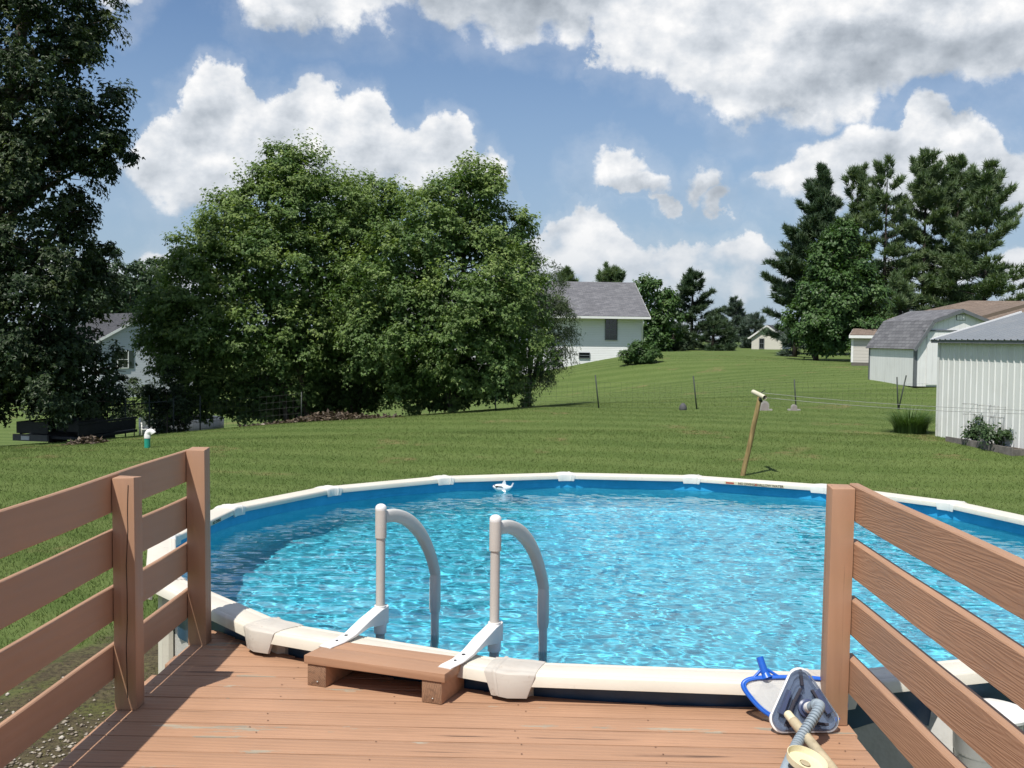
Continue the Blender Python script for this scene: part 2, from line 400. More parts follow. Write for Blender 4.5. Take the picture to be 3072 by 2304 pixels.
# ------------------------------------------------------------------ swimming pool
PC = Vector((0.920, 7.546, 0.0)); PR = 3.29; NV = 16; PH0 = 3.2571
RIM = 1.32; DECK = 1.20; WATER = 1.185
def vang(i): return PH0 - 2*math.pi*i/NV
RIN, ROUT, RW = PR-0.098, PR+0.078, 3.205
def vinyl_mat(name, col, dirt=(0.30, 0.22, 0.15), amt=0.35, rough=0.45):
    m, n = new_mat(name); co = n.coord('Object')
    a = n.noise(co, 3.0, 5, 0.65); b = n.noise(co, 22.0, 6, 0.7); s = n.noise(n.mapping(co, (6, 6, 40)), 1.0, 4, 0.6)
    c = n.mix(n.mrange(a, 0.35, 0.7), col, tuple(x*0.90 for x in col))
    c = n.mix(n.math('MULTIPLY', n.mrange(b, 0.58, 0.78, smooth=True), amt), c, dirt)
    c = n.mix(n.math('MULTIPLY', n.mrange(s, 0.55, 0.8), amt*0.45), c, tuple(x*1.3 for x in dirt))
    finish(n, principled(n, col=c, rough=n.mrange(b, 0.3, 0.7, rough*0.8, rough*1.25), normal=n.bump(b, 0.10, 0.003)))
    return m
M_RIM = vinyl_mat('cream_resin', (0.70, 0.65, 0.55), amt=0.34)
M_CAP = vinyl_mat('white_cap_plastic', (0.70, 0.68, 0.62), dirt=(0.42, 0.33, 0.25), amt=0.18)
M_CAPN = vinyl_mat('weathered_cap_plastic', (0.56, 0.52, 0.46), dirt=(0.24, 0.15, 0.09), amt=0.55, rough=0.6)
def liner_mat():
    m, n = new_mat('blue_liner'); co = n.coord('Object')
    z = n.node('ShaderNodeSeparateXYZ', {0: co}).outputs[2]
    sp = n.noise(co, 38.0, 5, 0.7); bl = n.noise(co, 7.0, 5, 0.6)
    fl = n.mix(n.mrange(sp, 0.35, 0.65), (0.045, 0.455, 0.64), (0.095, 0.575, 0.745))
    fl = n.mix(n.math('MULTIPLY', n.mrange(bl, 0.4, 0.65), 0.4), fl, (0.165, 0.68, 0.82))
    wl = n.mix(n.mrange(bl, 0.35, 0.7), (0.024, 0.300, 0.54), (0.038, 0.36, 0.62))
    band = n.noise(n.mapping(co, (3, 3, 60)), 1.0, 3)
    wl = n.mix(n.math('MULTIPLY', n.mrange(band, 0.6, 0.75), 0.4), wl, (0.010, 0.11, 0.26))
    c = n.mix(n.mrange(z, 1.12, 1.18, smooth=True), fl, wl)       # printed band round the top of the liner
    finish(n, principled(n, col=c, rough=0.45, spec=0.3)); return m
M_LINER = liner_mat()
def poolwall_mat():
    m, n = new_mat('pool_wall_steel'); co = n.coord('Object')
    v = n.node('ShaderNodeTexVoronoi', {'Vector': co, 'Scale': 55.0}).outputs['Distance']
    f = n.noise(co, 4.0, 5, 0.6); st = n.noise(n.mapping(co, (9, 9, 1.2)), 1.0, 5, 0.65)
    c = n.mix(n.mrange(f, 0.35, 0.7), (0.44, 0.42, 0.39), (0.54, 0.52, 0.48))
    c = n.mix(n.math('MULTIPLY', n.mrange(st, 0.55, 0.8), 0.4), c, (0.30, 0.27, 0.23))
    finish(n, principled(n, col=c, rough=0.5, normal=n.bump(v, 0.35, 0.004))); return m
M_WALL = poolwall_mat()
M_NAVY = plain('navy_vinyl_sheet', (0.022, 0.060, 0.115), 0.38, var=0.25, scale=5, bump=0.15, bscale=14)
def pol(r, a, z): return (r*math.cos(a), r*math.sin(a), z)
def ring_strip(mb, prof, seg, smooth=True, a0=0.0, a1=2*math.pi, fn=None):
    cl = abs(a1-a0-2*math.pi) < 1e-6
    rings = []
    for k in range(seg + (0 if cl else 1)):
        a = a0+(a1-a0)*k/seg
        rings.append([mb.bm.verts.new(pol(*((r, a, z) if fn is None else fn(r, a, z, j)))) for j, (r, z) in enumerate(prof)])
    n = len(rings)
    for k in range(n if cl else n-1):
        A, B = rings[k], rings[(k+1) % n]
        for j in range(len(prof)-1): mb._f([A[j], B[j], B[j+1], A[j+1]], smooth)
pool = thing('swimming_pool', 'round above-ground swimming pool with cream ledge and blue liner', 'pool', PC)
def ledge_profile(grow=0.0, drop_in=0.046, drop_out=0.052):
    """cross-section of the top ledge (radius offset from PR, height above RIM), with the shallow ribs of the moulding"""
    wi, wo = RIN-PR-grow, ROUT-PR+grow; t = grow
    return [(wi, -drop_in), (wi-0.002, -0.012), (wi+0.004, -0.003+t), (wi+0.012, t), (wi+0.020, -0.002+t), (wi+0.030, 0.0015+t), (wi+0.038, -0.0015+t), (wi+0.05, 0.002+t), (0.02, 0.003+t), (0.046, 0.001+t),
            (0.050, -0.002+t), (0.058, -0.0005+t), (wo-0.006, -0.004+t), (wo, -0.011+t), (wo+0.004, -drop_out), (wo-0.008, -drop_out-0.004), (wo-0.012, -0.022), (wi+0.012, -0.018), (wi+0.009, -drop_in)]
def build_pool():
    # ledge segments, each straight between two uprights
    for i in range(NV):
        a, b = vang(i), vang(i+1); mb = MB()
        pa = Vector((math.cos(a), math.sin(a))); pb = Vector((math.cos(b), math.sin(b)))
        prof = ledge_profile(); e = 0.008
        rings = []
        for t_ in (e, 0.5, 1-e):
            ring = []
            for (dr, dz) in prof:
                q = (pa*(1-t_)+pb*t_)*(PR+dr); ring.append((q.x, q.y, RIM+dz))
            rings.append(ring)
        mb.loft(rings, True, True)
        mb.build('ledge', M_RIM, pool, auto=40)
        # cap over the joint at vertex i
        near = i in (13, 14, 15, 12, 11)
        mb = MB(); half = (0.108 if near else 0.092)
        pc = ledge_profile(0.006 if near else 0.004, 0.066, 0.100 if near else 0.080)
        tang = Vector((-math.sin(a), math.cos(a))); rad = Vector((math.cos(a), math.sin(a)))
        rings = []
        for k, tt in enumerate((-1, -0.96, -0.5, 0, 0.5, 0.96, 1)):
            sh = 1.0 if abs(tt) < 0.95 else 0.86
            bulge = (1-tt*tt)
            ring = []
            for (dr, dz) in pc:
                kink = abs(tt)*half*math.tan(math.pi/NV)
                rr = PR+dr*(1.0 if abs(tt) < 0.97 else 0.985) - kink*0.95
                if near and dr > 0.05: rr += 0.020*bulge*(1 if dz > -0.06 else 0.0)
                zz = RIM+dz + (0.004*bulge if dz > -0.02 else 0) - (0.003 if sh < 1 and dz > -0.01 else 0)
                q = rad*rr + tang*(tt*half*(1.0 - 0.30*max(0, -dz-0.03)/0.07)); ring.append((q.x, q.y, zz))
            rings.append(ring)
        mb.loft(rings, True, True)
        cap = mb.build('ledge_cap', M_CAPN if near else M_CAP, pool, auto=50)
        # raised lip across the cap
        mb = MB(); rings = []
        for tt in (0.46, 0.52, 0.60, 0.66):
            g = 0.0 if tt in (0.46, 0.66) else 0.004
            ring = []
            for (dr, dz) in pc[:15]:
                kink = abs(tt)*half*math.tan(math.pi/NV); bulge = 1-tt*tt
                rr = PR+dr*(1+0.6*g/0.08) - kink*0.95 + (0.020*bulge*(1 if dz > -0.06 else 0.0) if near and dr > 0.05 else 0)
                q = rad*rr - tang*(tt*half*(1.0 - 0.25*max(0, -dz-0.04)/0.07)); ring.append((q.x, q.y, RIM+dz+g+(0.004*bulge if dz > -0.02 else 0)))
            rings.append(ring)
        mb.loft(rings, False, True)
        mb.build('lip', M_CAPN if near else M_CAP, cap, auto=60)
        # upright column under the cap
        mb = MB()
        w, d0, d1 = 0.075, 0.006, 0.062
        prof2 = [(-w, d0), (-w, d1*0.5), (-w*0.75, d1), (-w*0.25, d1*0.92), (0, d1*0.8), (w*0.25, d1*0.92), (w*0.75, d1), (w, d1*0.5), (w, d0)]
        rings = []
        for z in (-0.05, 0.4, 0.9, RIM-0.062):
            rings.append([tuple((rad*(RW+0.02+dd)+tang*tw).to_3d()+Vector((0, 0, z))) for tw, dd in prof2])
        mb.loft(rings, True, False)
        mb.build('upright', M_RIM, pool, auto=30)
    mb = MB(); ring_strip(mb, [(RW+0.018, -0.10), (RW+0.018, 0.05), (RW+0.018, 0.6), (RW+0.018, RIM-0.02)], 128)
    mb.build('wall', M_WALL, pool)
    # liner: wall, cove and floor in one sheet, open at the top
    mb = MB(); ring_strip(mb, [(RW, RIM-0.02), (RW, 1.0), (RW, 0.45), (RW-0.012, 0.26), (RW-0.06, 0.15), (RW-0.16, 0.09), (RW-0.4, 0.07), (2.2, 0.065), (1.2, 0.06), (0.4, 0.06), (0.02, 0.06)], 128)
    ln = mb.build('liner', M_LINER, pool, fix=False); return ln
LINER = build_pool()
# excess liner hanging outside below the ledge
def build_skirt():
    rng = random.Random(5); ph = [rng.uniform(0, 6.28) for _ in range(12)]
    def fn(r, a, z, j):
        wv = sum(math.sin(a*k+ph[k % 12]) for k in (23, 37, 51, 78))/4
        t = j/6.0
        return (r + 0.012*wv*t + 0.008*math.sin(a*97+ph[3])*t, a, z - t*0.10*(0.5+0.5*math.sin(a*9+ph[1])) - 0.02*wv*t)
    mb = MB(); ring_strip(mb, [(RW+0.030, RIM-0.03), (RW+0.034, RIM-0.07), (RW+0.036, RIM-0.11), (RW+0.036, RIM-0.15), (RW+0.034, RIM-0.18), (RW+0.032, RIM-0.20), (RW+0.030, RIM-0.22)], 512, fn=fn)
    mb.build('liner_skirt', M_NAVY, pool)
build_skirt()
# ------------------------------------------------------------------ water
def water_height(X, Y, rng):
    Z = np.zeros_like(X)
    for k in range(70):
        lam = 0.058*(0.6/0.058)**(rng.random()**1.35)            # 5 cm ripples to 0.75 m swells
        th = rng.normal(1.35, 0.75); kx, ky = math.cos(th)*2*math.pi/lam, math.sin(th)*2*math.pi/lam
        slope = WSLOPE*(0.8 if lam < 0.07 else 1.0)*(0.75 if lam > 0.25 else 1.0)
        Z += slope*lam/(2*math.pi)*np.sin(kx*X+ky*Y+rng.uniform(0, 6.28))
    return Z
WSLOPE = 0.0072
def build_water():
    m, n = new_mat('pool_water')
    g = n.node('ShaderNodeBsdfGlass', {'Color': (0.955, 0.995, 1.0, 1), 'Roughness': 0.0, 'IOR': 1.27})
    finish(n, g.outputs[0])
    N = 470; s = np.linspace(-1, 1, N)*3.2
    X, Y = np.meshgrid(s, s); RR = np.hypot(X, Y)
    # square grid squeezed to a disc
    u, v = X/3.2, Y/3.2
    X = u*np.sqrt(np.maximum(0, 1-v*v/2))*3.203; Y = v*np.sqrt(np.maximum(0, 1-u*u/2))*3.203
    Z = water_height(X, Y, np.random.default_rng(11))
    V = np.c_[X.ravel(), Y.ravel(), Z.ravel()]
    i = np.arange(N*N).reshape(N, N)
    F = np.stack([i[:-1, :-1], i[:-1, 1:], i[1:, 1:], i[1:, :-1]], -1).reshape(-1, 4)
    me = raw_mesh('water', V, F.ravel(), np.arange(len(F))*4, None, True)
    o = deco(link('water', me, m, loc=(PC.x, PC.y, WATER)), kind='structure')
    o.cycles.is_caustics_caster = True
    return o
water = build_water()
LINER.cycles.is_caustics_receiver = True
# ------------------------------------------------------------------ painted timber
def wood_mat(name, axis, col=(0.428, 0.246, 0.150), grain=0.5, peel=0.0, gscale=1.0, bare=(0.42, 0.36, 0.27), crack=0.0, warpk=2.2):
    """brown deck paint over weathered timber; axis = grain direction (0 x, 1 y, 2 z); peel = how much paint has flaked"""
    m, n = new_mat(name); co = n.coord('Object'); rn = n.rnd()
    off = n.node('ShaderNodeCombineXYZ', {0: n.math('MULTIPLY', rn, 37.0), 1: n.math('MULTIPLY', rn, 91.0), 2: n.math('MULTIPLY', rn, 53.0)}).outputs[0]
    co = n.vmath('ADD', co, off)
    sc = [26*gscale]*3; sc[axis] = 1.3*gscale
    warp = n.noise(n.mapping(co, tuple(0.16*s for s in sc)), 1.0, 3, 0.5, color=True)
    gco = n.vmath('ADD', n.mapping(co, tuple(sc)), n.vmath('SCALE', warp, warpk))
    g1 = n.noise(gco, 1.0, 3, 0.55)
    wv = n.node('ShaderNodeTexWave', {'Vector': gco, 'Scale': 0.55, 'Distortion': 3.0, 'Detail': 3.0, 'Detail Scale': 1.2}, wave_type='BANDS', bands_direction='DIAGONAL').outputs['Fac']
    ridge = n.math('MULTIPLY_ADD', wv, 0.55, n.math('MULTIPLY', g1, 0.6))
    tone = n.noise(co, 2.2, 5, 0.6); fine = n.noise(co, 60.0, 4, 0.6)
    c = n.mix(n.mrange(tone, 0.3, 0.7), tuple(x*0.90 for x in col), tuple(x*1.08 for x in col))
    c = n.mix(n.math('MULTIPLY', n.math('SUBTRACT', 1.0, n.mrange(ridge, 0.25, 0.7)), 0.20*grain), c, tuple(x*0.55 for x in col))
    c = n.mix(n.mrange(rn, 0, 1, 0.0, 0.45), c, tuple(x*0.82 for x in col))
    h = n.math('MULTIPLY_ADD', fine, 0.10, ridge)
    rough = n.mrange(tone, 0.3, 0.7, 0.50, 0.66)
    if peel > 0:
        ps = [7.0]*3; ps[axis] = 1.15
        pn = n.noise(n.mapping(co, tuple(ps)), 1.0, 6, 0.68)
        crk = n.math('POWER', n.mrange(n.noise(gco, 0.8, 2, 0.5), 0.54, 0.66), 1.0)
        pk = n.mrange(pn, 0.735-0.09*peel, 0.745-0.09*peel, smooth=True)
        pk2 = n.math('MULTIPLY', n.mrange(pn, 0.60, 0.68, smooth=True), n.mrange(crk, 0.3, 0.8))
        pk = n.math('MAXIMUM', pk, n.math('MULTIPLY', pk2, 0.7))
        c = n.mix(pk, c, n.mix(n.mrange(g1, 0.3, 0.7), bare, tuple(x*0.62 for x in bare)))
        h = n.math('SUBTRACT', h, n.math('MULTIPLY', pk, 0.5))
    if crack > 0:
        cs = [42.0]*3; cs[axis] = 0.75
        ck = n.noise(n.vmath('ADD', n.mapping(co, tuple(cs)), n.vmath('SCALE', warp, 1.5)), 1.0, 2, 0.45)
        zone = n.mrange(n.noise(co, 1.7, 3, 0.5), 0.46, 0.60)
        cm = n.math('MULTIPLY', n.math('MULTIPLY', n.mrange(ck, 0.655, 0.69, smooth=True), zone), crack)
        c = n.mix(cm, c, (0.075, 0.045, 0.030)); h = n.math('SUBTRACT', h, n.math('MULTIPLY', cm, 1.2))
        st = n.noise(co, 0.9, 4, 0.6); c = n.mix(n.math('MULTIPLY', n.mrange(st, 0.5, 0.72), 0.22), c, tuple(x*0.72 for x in col))
    finish(n, principled(n, col=c, rough=rough, spec=0.35, normal=n.bump(h, 0.55*grain, 0.0055)))
    return m
M_BOARD = wood_mat('deck_paint', 0, grain=0.6, peel=1.35, gscale=1.5, crack=1.0)
M_RAILW = wood_mat('rail_paint', 1, grain=0.42, gscale=3.6, col=(0.42, 0.245, 0.150), warpk=8.0)
M_RAILL = wood_mat('rail_paint_smooth', 1, grain=0.35, gscale=1.0, col=(0.40, 0.235, 0.148))
M_POST = wood_mat('post_paint', 2, grain=0.45, col=(0.41, 0.24, 0.15), crack=0.5)
M_STEPB = wood_mat('step_paint', 0, grain=0.4, peel=0.15)
M_DARKW = plain('dark_joist_timber', (0.16, 0.10, 0.065), 0.8, var=0.3, scale=9)  # dark brown timber for joists and support posts
def endgrain_mat():
    m, n = new_mat('end_grain'); co = n.coord('Object')
    wv = n.node('ShaderNodeTexWave', {'Vector': n.mapping(co, (1, 0.02, 1), loc=(0.02, 0, 0.06)), 'Scale': 42.0, 'Distortion': 5.0, 'Detail': 4.0, 'Detail Scale': 1.5}, wave_type='RINGS', rings_direction='Y').outputs['Fac']
    k = n.noise(co, 45, 5, 0.7)
    c = n.mix(wv, (0.20, 0.115, 0.068), (0.32, 0.185, 0.11)); c = n.mix(n.mrange(k, 0.5, 0.75), c, (0.11, 0.065, 0.04))
    finish(n, principled(n, col=c, rough=0.75, normal=n.bump(k, 0.4, 0.004))); return m
M_ENDG = endgrain_mat()
M_STEEL = plain('galvanised_steel', (0.42, 0.41, 0.39), 0.4, metal=0.8)
M_GAP = plain('paint_ridge', (0.62, 0.52, 0.42), 0.6)
# ------------------------------------------------------------------ deck: local x along the boards, local y away from the viewer
DYAW = -0.022; DORG = Vector((0.0, 4.1, 0.0))
deck = thing('wood_deck', 'brown painted plank deck in the foreground cut to follow the pool', 'deck', DORG, DYAW)
_dr = Matrix.Rotation(-DYAW, 2)
def to_deck(x, y): v = _dr @ Vector((x-DORG.x, y-DORG.y)); return v.x, v.y
PCD = Vector(to_deck(PC.x, PC.y))
DL, DRT = -1.548, 1.308                     # deck edges
RCUT = 3.262
def build_deck():
    rng = random.Random(8); pitch = 0.1415; v0 = 0.058
    for k in range(-32, 10):
        va = v0 + (k-1)*pitch; vb = va + pitch - (0.0055 + 0.004*rng.random())
        # keep the part of the board in front of the pool
        def vmax(u):
            q = RCUT**2-(u-PCD.x)**2
            return PCD.y-math.sqrt(q) if q > 0 else 99
        us = np.linspace(DL + rng.uniform(-0.012, 0.012), DRT + rng.uniform(-0.015, 0.02), 90)
        top = [(u, min(vb, vmax(u))) for u in us]
        keep = [(u, v) for u, v in top if v > va+0.004]
        if len(keep) < 3: continue
        # simplify: collinear points out
        pts = [keep[0]]
        for j in range(1, len(keep)-1):
            if abs(keep[j][1]-vb) > 1e-9 or abs(keep[j+1][1]-vb) > 1e-9 or abs(keep[j-1][1]-vb) > 1e-9: pts.append(keep[j])
        pts.append(keep[-1])
        poly = [(pts[0][0], va)] + [(pts[-1][0], va)] + pts[::-1]
        z = DECK + rng.uniform(-0.0016, 0.0016)
        mb = MB(); mb.prism(poly, z-0.036, z, bevel=0.0025)
        mb.build('board', M_BOARD, deck, auto=35)
    mb = MB()
    for k in range(-6, 9):
        for u in (DL+0.055, -0.95, -0.45, 0.05, 0.55, DRT-0.06):
            for f in (0.25, 0.75):
                v = v0+(k-1)*pitch+pitch*f; q = RCUT**2-(u-PCD.x)**2
                if (q > 0 and v > PCD.y-math.sqrt(q)-0.02) or rng.random() < 0.45: continue
                mb.lathe([(0.0032, 0.0), (0.0032, 0.0010), (0.0, 0.0012)], 7, (u+rng.uniform(-.03, .03), v+rng.uniform(-.02, .02), DECK+0.0018), smooth=False)
    mb.build('nail_heads', plain('rusty_nail', (0.20, 0.11, 0.07), 0.7), deck)['kind'] = 'stuff'
    # joists and rim below
    for u in (DL+0.05, -0.95, -0.45, 0.05, 0.55, DRT-0.05):
        q = RCUT**2-(u-PCD.x)**2; ve = min(PCD.y-math.sqrt(q)-0.03 if q > 0 else 1.2, 1.25)
        mb = MB(); mb.box(u-0.02, u+0.02, -4.6, ve, DECK-0.185, DECK-0.040); mb.build('joist', M_DARKW, deck)
    for u in (DL+0.10, DRT-0.10):
        for v in (-4.3, -2.2, -0.1):
            mb = MB(); mb.box(u-0.045, u+0.045, v-0.045, v+0.045, -0.25, DECK-0.187); mb.build('support_post', M_DARKW, deck)
build_deck()
# ------------------------------------------------------------------ railings
RAILS = (2.128, 1.907, 1.688, 1.462); RAILH = (0.150, 0.150, 0.139, 0.139)       # top edges of the four rails
def railing(name, label, side, post_vs, posts_h, v_from, v_to, mrail, bow=0.0):
    """side -1 left, +1 right; rails run on the outer face of the posts"""
    t = thing(name, label, 'railing', DORG, DYAW)
    edge = DL if side < 0 else DRT
    rng = random.Random(3+side)
    for v, hgt in zip(post_vs, posts_h):
        mb = MB(); x0, x1 = (edge, edge+0.088) if side < 0 else (edge-0.088, edge)
        lean = 0.008*side
        mb.box(x0, x1, v, v+0.088, DECK+0.001, hgt, bevel=0.005)
        for vv in mb.bm.verts:
            if vv.co.z > DECK+0.5: vv.co.x += lean; vv.co.z += 0.004*math.sin(vv.co.x*90+vv.co.y*40)
        mb.build('post', M_POST, t, auto=35)
    if side < 0:       # long drying split down the near post
        mb = MB(); z = DECK+0.05; x = edge+0.052; y = post_vs[0]; rs = random.Random(4); P = []
        while z < 2.10: P.append((x+0.008*(z-DECK)/0.9, z)); z += 0.035; x += rs.uniform(-.0018, .0018)
        for (xa, za), (xb, zb_) in zip(P, P[1:]):
            w0 = 0.0016; mb.poly([(xa-w0, y-0.0012, za), (xa+w0, y-0.0012, za), (xb+w0, y-0.0012, zb_), (xb-w0, y-0.0012, zb_)])
        mb.build('split', plain('dark_split', (0.03, 0.018, 0.012), 0.9), t)
    for k, zt in enumerate(RAILS):
        mb = MB(); n = 26; rings = []
        TH = 0.0202 if side < 0 else 0.038; RH = RAILH[k] if side < 0 else 0.139
        xo = edge - 0.002 - TH if side < 0 else edge + 0.002
        for i in range(n+1):
            v = v_from+(v_to-v_from)*i/n
            wob = 0.0025*math.sin(v*2.1+k*1.7)+0.0015*math.sin(v*5.3+k)
            lean = 0.008*side*(zt-DECK-0.07)/0.9
            x0 = xo+lean; zb = zt-RH+wob; z1 = zt+wob
            b = 0.004
            rings.append([(x0+b, v, zb), (x0+TH-b, v, zb), (x0+TH, v, zb+b), (x0+TH, v, z1-b), (x0+TH-b, v, z1), (x0+b, v, z1), (x0, v, z1-b), (x0, v, zb+b)])
        mb.loft(rings, True, False)
        mb.build('rail', mrail, t, auto=30)
    return t
_v = lambda x, y: to_deck(x, y)[1]
railing('deck_railing', 'left deck railing, brown planks in shade between two posts', -1, (0.030, 0.920, -1.75, -3.6), (2.116, 2.136, 2.12, 2.12), -4.5, 1.005, M_RAILL)
railing('deck_railing', 'right deck railing, grainy brown planks on a post by the vacuum head', 1, (0.010, -1.8, -3.6), (2.122, 2.12, 2.12), -4.5, 0.10, M_RAILW)
# ------------------------------------------------------------------ step platform under the ladder
def build_step():
    a = Vector((-0.868, 4.495)); b = Vector((-0.256, 4.256)); ang = math.atan2(b.y-a.y, b.x-a.x)
    t = thing('wooden_step', 'low brown wooden step on two blocks in front of the ladder', 'step', (a.x, a.y, DECK+0.001), ang)
    L = (b-a).length
    mb = MB(); mb.box(-0.0, L, 0.0, 0.138, 0.091, 0.128, bevel=0.005); mb.build('tread_board', M_STEPB, t, auto=35)
    mb = MB(); mb.box(0.004, L-0.006, 0.142, 0.246, 0.091, 0.127, bevel=0.005); mb.build('tread_board', M_STEPB, t, auto=35)
    for x in (0.015, L-0.105):
        mb = MB(); mb.box(x, x+0.089, 0.006, 0.232, 0.0, 0.089, bevel=0.003)
        for f in mb.bm.faces:
            f.normal_update()
            if f.normal.y < -0.9: f.material_index = 1
        bl = mb.build('block', [M_STEPB, M_ENDG], t, auto=35)
        mb = MB(); mb.lathe([(0.004, 0), (0.004, 0.004), (0.0, 0.005)], 8, (x+0.05, 0.0055, 0.02), ax=Matrix.Rotation(R(90), 3, 'X')); mb.build('nail_head', M_STEEL, bl)
build_step()
# ------------------------------------------------------------------ ladder
M_LADTUBE = vinyl_mat('ladder_grey_resin', (0.52, 0.49, 0.45), amt=0.12, rough=0.4)
M_LADARM = vinyl_mat('ladder_arm_resin', (0.62, 0.61, 0.57), amt=0.12, rough=0.4)
M_LADW = vinyl_mat('ladder_white_resin', (0.80, 0.79, 0.77), amt=0.05, rough=0.35)
M_BLACK = plain('black_rubber', (0.02, 0.02, 0.022), 0.6)
def build_ladder():
    PL = Vector((-0.600, 4.95)); PRr = Vector((-0.065, 4.68)); er = Vector((0.50, 0.866)).normalized()
    t = thing('pool_ladder', 'pale grey resin pool ladder with two curved handrails', 'ladder', (PL.x, PL.y, 0.07))
    for P in (PL, PRr):
        o = Vector((P.x-PL.x, P.y-PL.y, -0.07)); e = Vector((er.x, er.y, 0)); zt = 1.885
        f = lambda r, z: o + e*r + Vector((0, 0, z))
        mb = MB(); mb.tube([f(0, 0.10), f(0, 1.28), f(0, zt-0.14)], 0.0215, 20); mb.build('outer_post', M_LADTUBE, t, auto=40)
        mb = MB(); mb.lathe([(0.0225, -0.14), (0.0265, -0.138), (0.0265, -0.012), (0.0255, -0.006)], 24, f(0, zt)); sl_ = mb.build('sleeve', M_LADTUBE, t, auto=40)
        mb = MB(); mb.lathe([(0.0262, -0.010), (0.0268, -0.004), (0.0255, 0.006), (0.019, 0.015), (0.009, 0.0195), (0.0, 0.0205)], 24, f(0, zt)); mb.build('end_cap', M_LADW, sl_, auto=60)
        # curved arm: flat-sided channel bending over to the inner leg
        rings = []; side = Vector((er.y, -er.x, 0)); N = 26
        p0, p1, p2, p3 = (0.020, zt-0.045), (0.20, zt-0.030), (0.385, zt-0.17), (0.455, zt-0.40)
        for i in range(N+1):
            s = i/N; q = (1-s)
            r_ = q**3*p0[0]+3*q*q*s*p1[0]+3*q*s*s*p2[0]+s**3*p3[0]; z_ = q**3*p0[1]+3*q*q*s*p1[1]+3*q*s*s*p2[1]+s**3*p3[1]
            dr = 3*q*q*(p1[0]-p0[0])+6*q*s*(p2[0]-p1[0])+3*s*s*(p3[0]-p2[0]); dz = 3*q*q*(p1[1]-p0[1])+6*q*s*(p2[1]-p1[1])+3*s*s*(p3[1]-p2[1])
            L = math.hypot(dr, dz); nr, nz = -dz/L, dr/L
            hh = 0.030*(1-0.25*s) + 0.006*math.sin(s*math.pi); ww = 0.020+0.004*s
            ring = []
            for k in range(12):
                a = 2*math.pi*k/12; ca, sa = math.cos(a), math.sin(a)
                sx = math.copysign(abs(ca)**0.6, ca)*ww; sh = math.copysign(abs(sa)**0.6, sa)*hh
                ring.append(f(r_+nr*sh, z_+nz*sh) + side*sx)
            rings.append(ring)
        mb = MB(); mb.loft(rings, True, True); mb.build('handrail_arm', M_LADARM, t, auto=50)
        mb = MB(); rings = []
        for (z_, w_) in ((zt-0.36, 0.020), (zt-0.42, 0.025), (zt-0.56, 0.026), (zt-0.585, 0.022)):
            rings.append([f(0.452, z_) + side*(math.copysign(abs(math.cos(a))**0.65, math.cos(a))*w_) + e*(math.copysign(abs(math.sin(a))**0.65, math.sin(a))*w_) for a in [2*math.pi*k/16 for k in range(16)]])
        mb.loft(rings, True, True); mb.build('socket', M_LADARM, t, auto=50)
        mb = MB(); mb.tube([f(0.452, zt-0.575), f(0.456, 0.9), f(0.462, 0.075)], 0.0205, 18); mb.build('inner_leg', M_LADARM, t, auto=40)
        # mounting bracket: thick tapering plate from the post down to the step
        hw = 0.031
        top = [(0.026, 1.432), (-0.03, 1.420), (-0.12, 1.392), (-0.22, 1.354), (-0.30, 1.339), (-0.385, 1.337), (-0.400, 1.333)]
        bot = [(0.026, 1.345), (-0.03, 1.345), (-0.12, 1.358), (-0.22, 1.338), (-0.30, 1.3295), (-0.385, 1.3295), (-0.400, 1.3295)]
        rings = []
        for (rt, zt_), (rb, zb_) in zip(top, bot):
            w_ = hw*(0.92 if rt > -0.05 else 1.0); b = 0.006
            rings.append([f(rt, zt_-b)+side*w_, f(rt, zt_)+side*(w_-b), f(rt, zt_)-side*(w_-b), f(rt, zt_-b)-side*w_, f(rb, zb_)-side*w_, f(rb, zb_)+side*w_])
        mb = MB(); mb.loft(rings, True, True); br = mb.build('bracket', M_LADW, t, auto=35)
        mb = MB(); mb.lathe([(0.024, 1.30), (0.029, 1.302), (0.030, 1.36), (0.028, 1.43)], 20, f(0, 0)); mb.build('collar', M_LADW, br, auto=40)
        for rr, zz, sz in ((-0.25, 1.3475, 0.0085), (-0.315, 1.3395, 0.006)):
            mb = MB(); mb.lathe([(sz, 0.0), (sz, 0.0025), (sz*0.5, 0.0035), (0, 0.0036)], 12, f(rr, zz)); mb.build('screw', M_BLACK, br)
    # treads in the water
    for z in (0.25, 0.50):
        a = Vector((0, 0, z-0.07)) + Vector((er.x, er.y, 0))*0.30; b = Vector((PRr.x-PL.x, PRr.y-PL.y, z-0.07)) + Vector((er.x, er.y, 0))*0.30
        mb = MB(); mb.beam(a, b, 0.12, 0.03, bevel=0.005); mb.build('tread', M_LADARM, t)
build_ladder()
# ------------------------------------------------------------------ vegetation
def leaf_mat(name, old, young, trans=0.35, rough=0.5, spec=0.35, var=0.35):
    """leaf colour varies leaf by leaf; new growth (attribute 'young') is paler"""
    m, n = new_mat(name); g = n.node('ShaderNodeNewGeometry'); ri = g.outputs['Random Per Island']
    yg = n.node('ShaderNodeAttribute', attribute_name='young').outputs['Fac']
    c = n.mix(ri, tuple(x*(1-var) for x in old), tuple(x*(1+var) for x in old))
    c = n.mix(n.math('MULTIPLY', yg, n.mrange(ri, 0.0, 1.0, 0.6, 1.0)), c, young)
    p = principled(n, col=c, rough=rough, spec=spec)
    tr = n.node('ShaderNodeBsdfTranslucent', {'Color': n.mix(1.0, c, (1.25, 1.35, 0.55), 'MULTIPLY')}).outputs[0]
    ms = n.node('ShaderNodeMixShader', {0: trans, 1: p, 2: tr}).outputs[0]
    finish(n, ms); return m
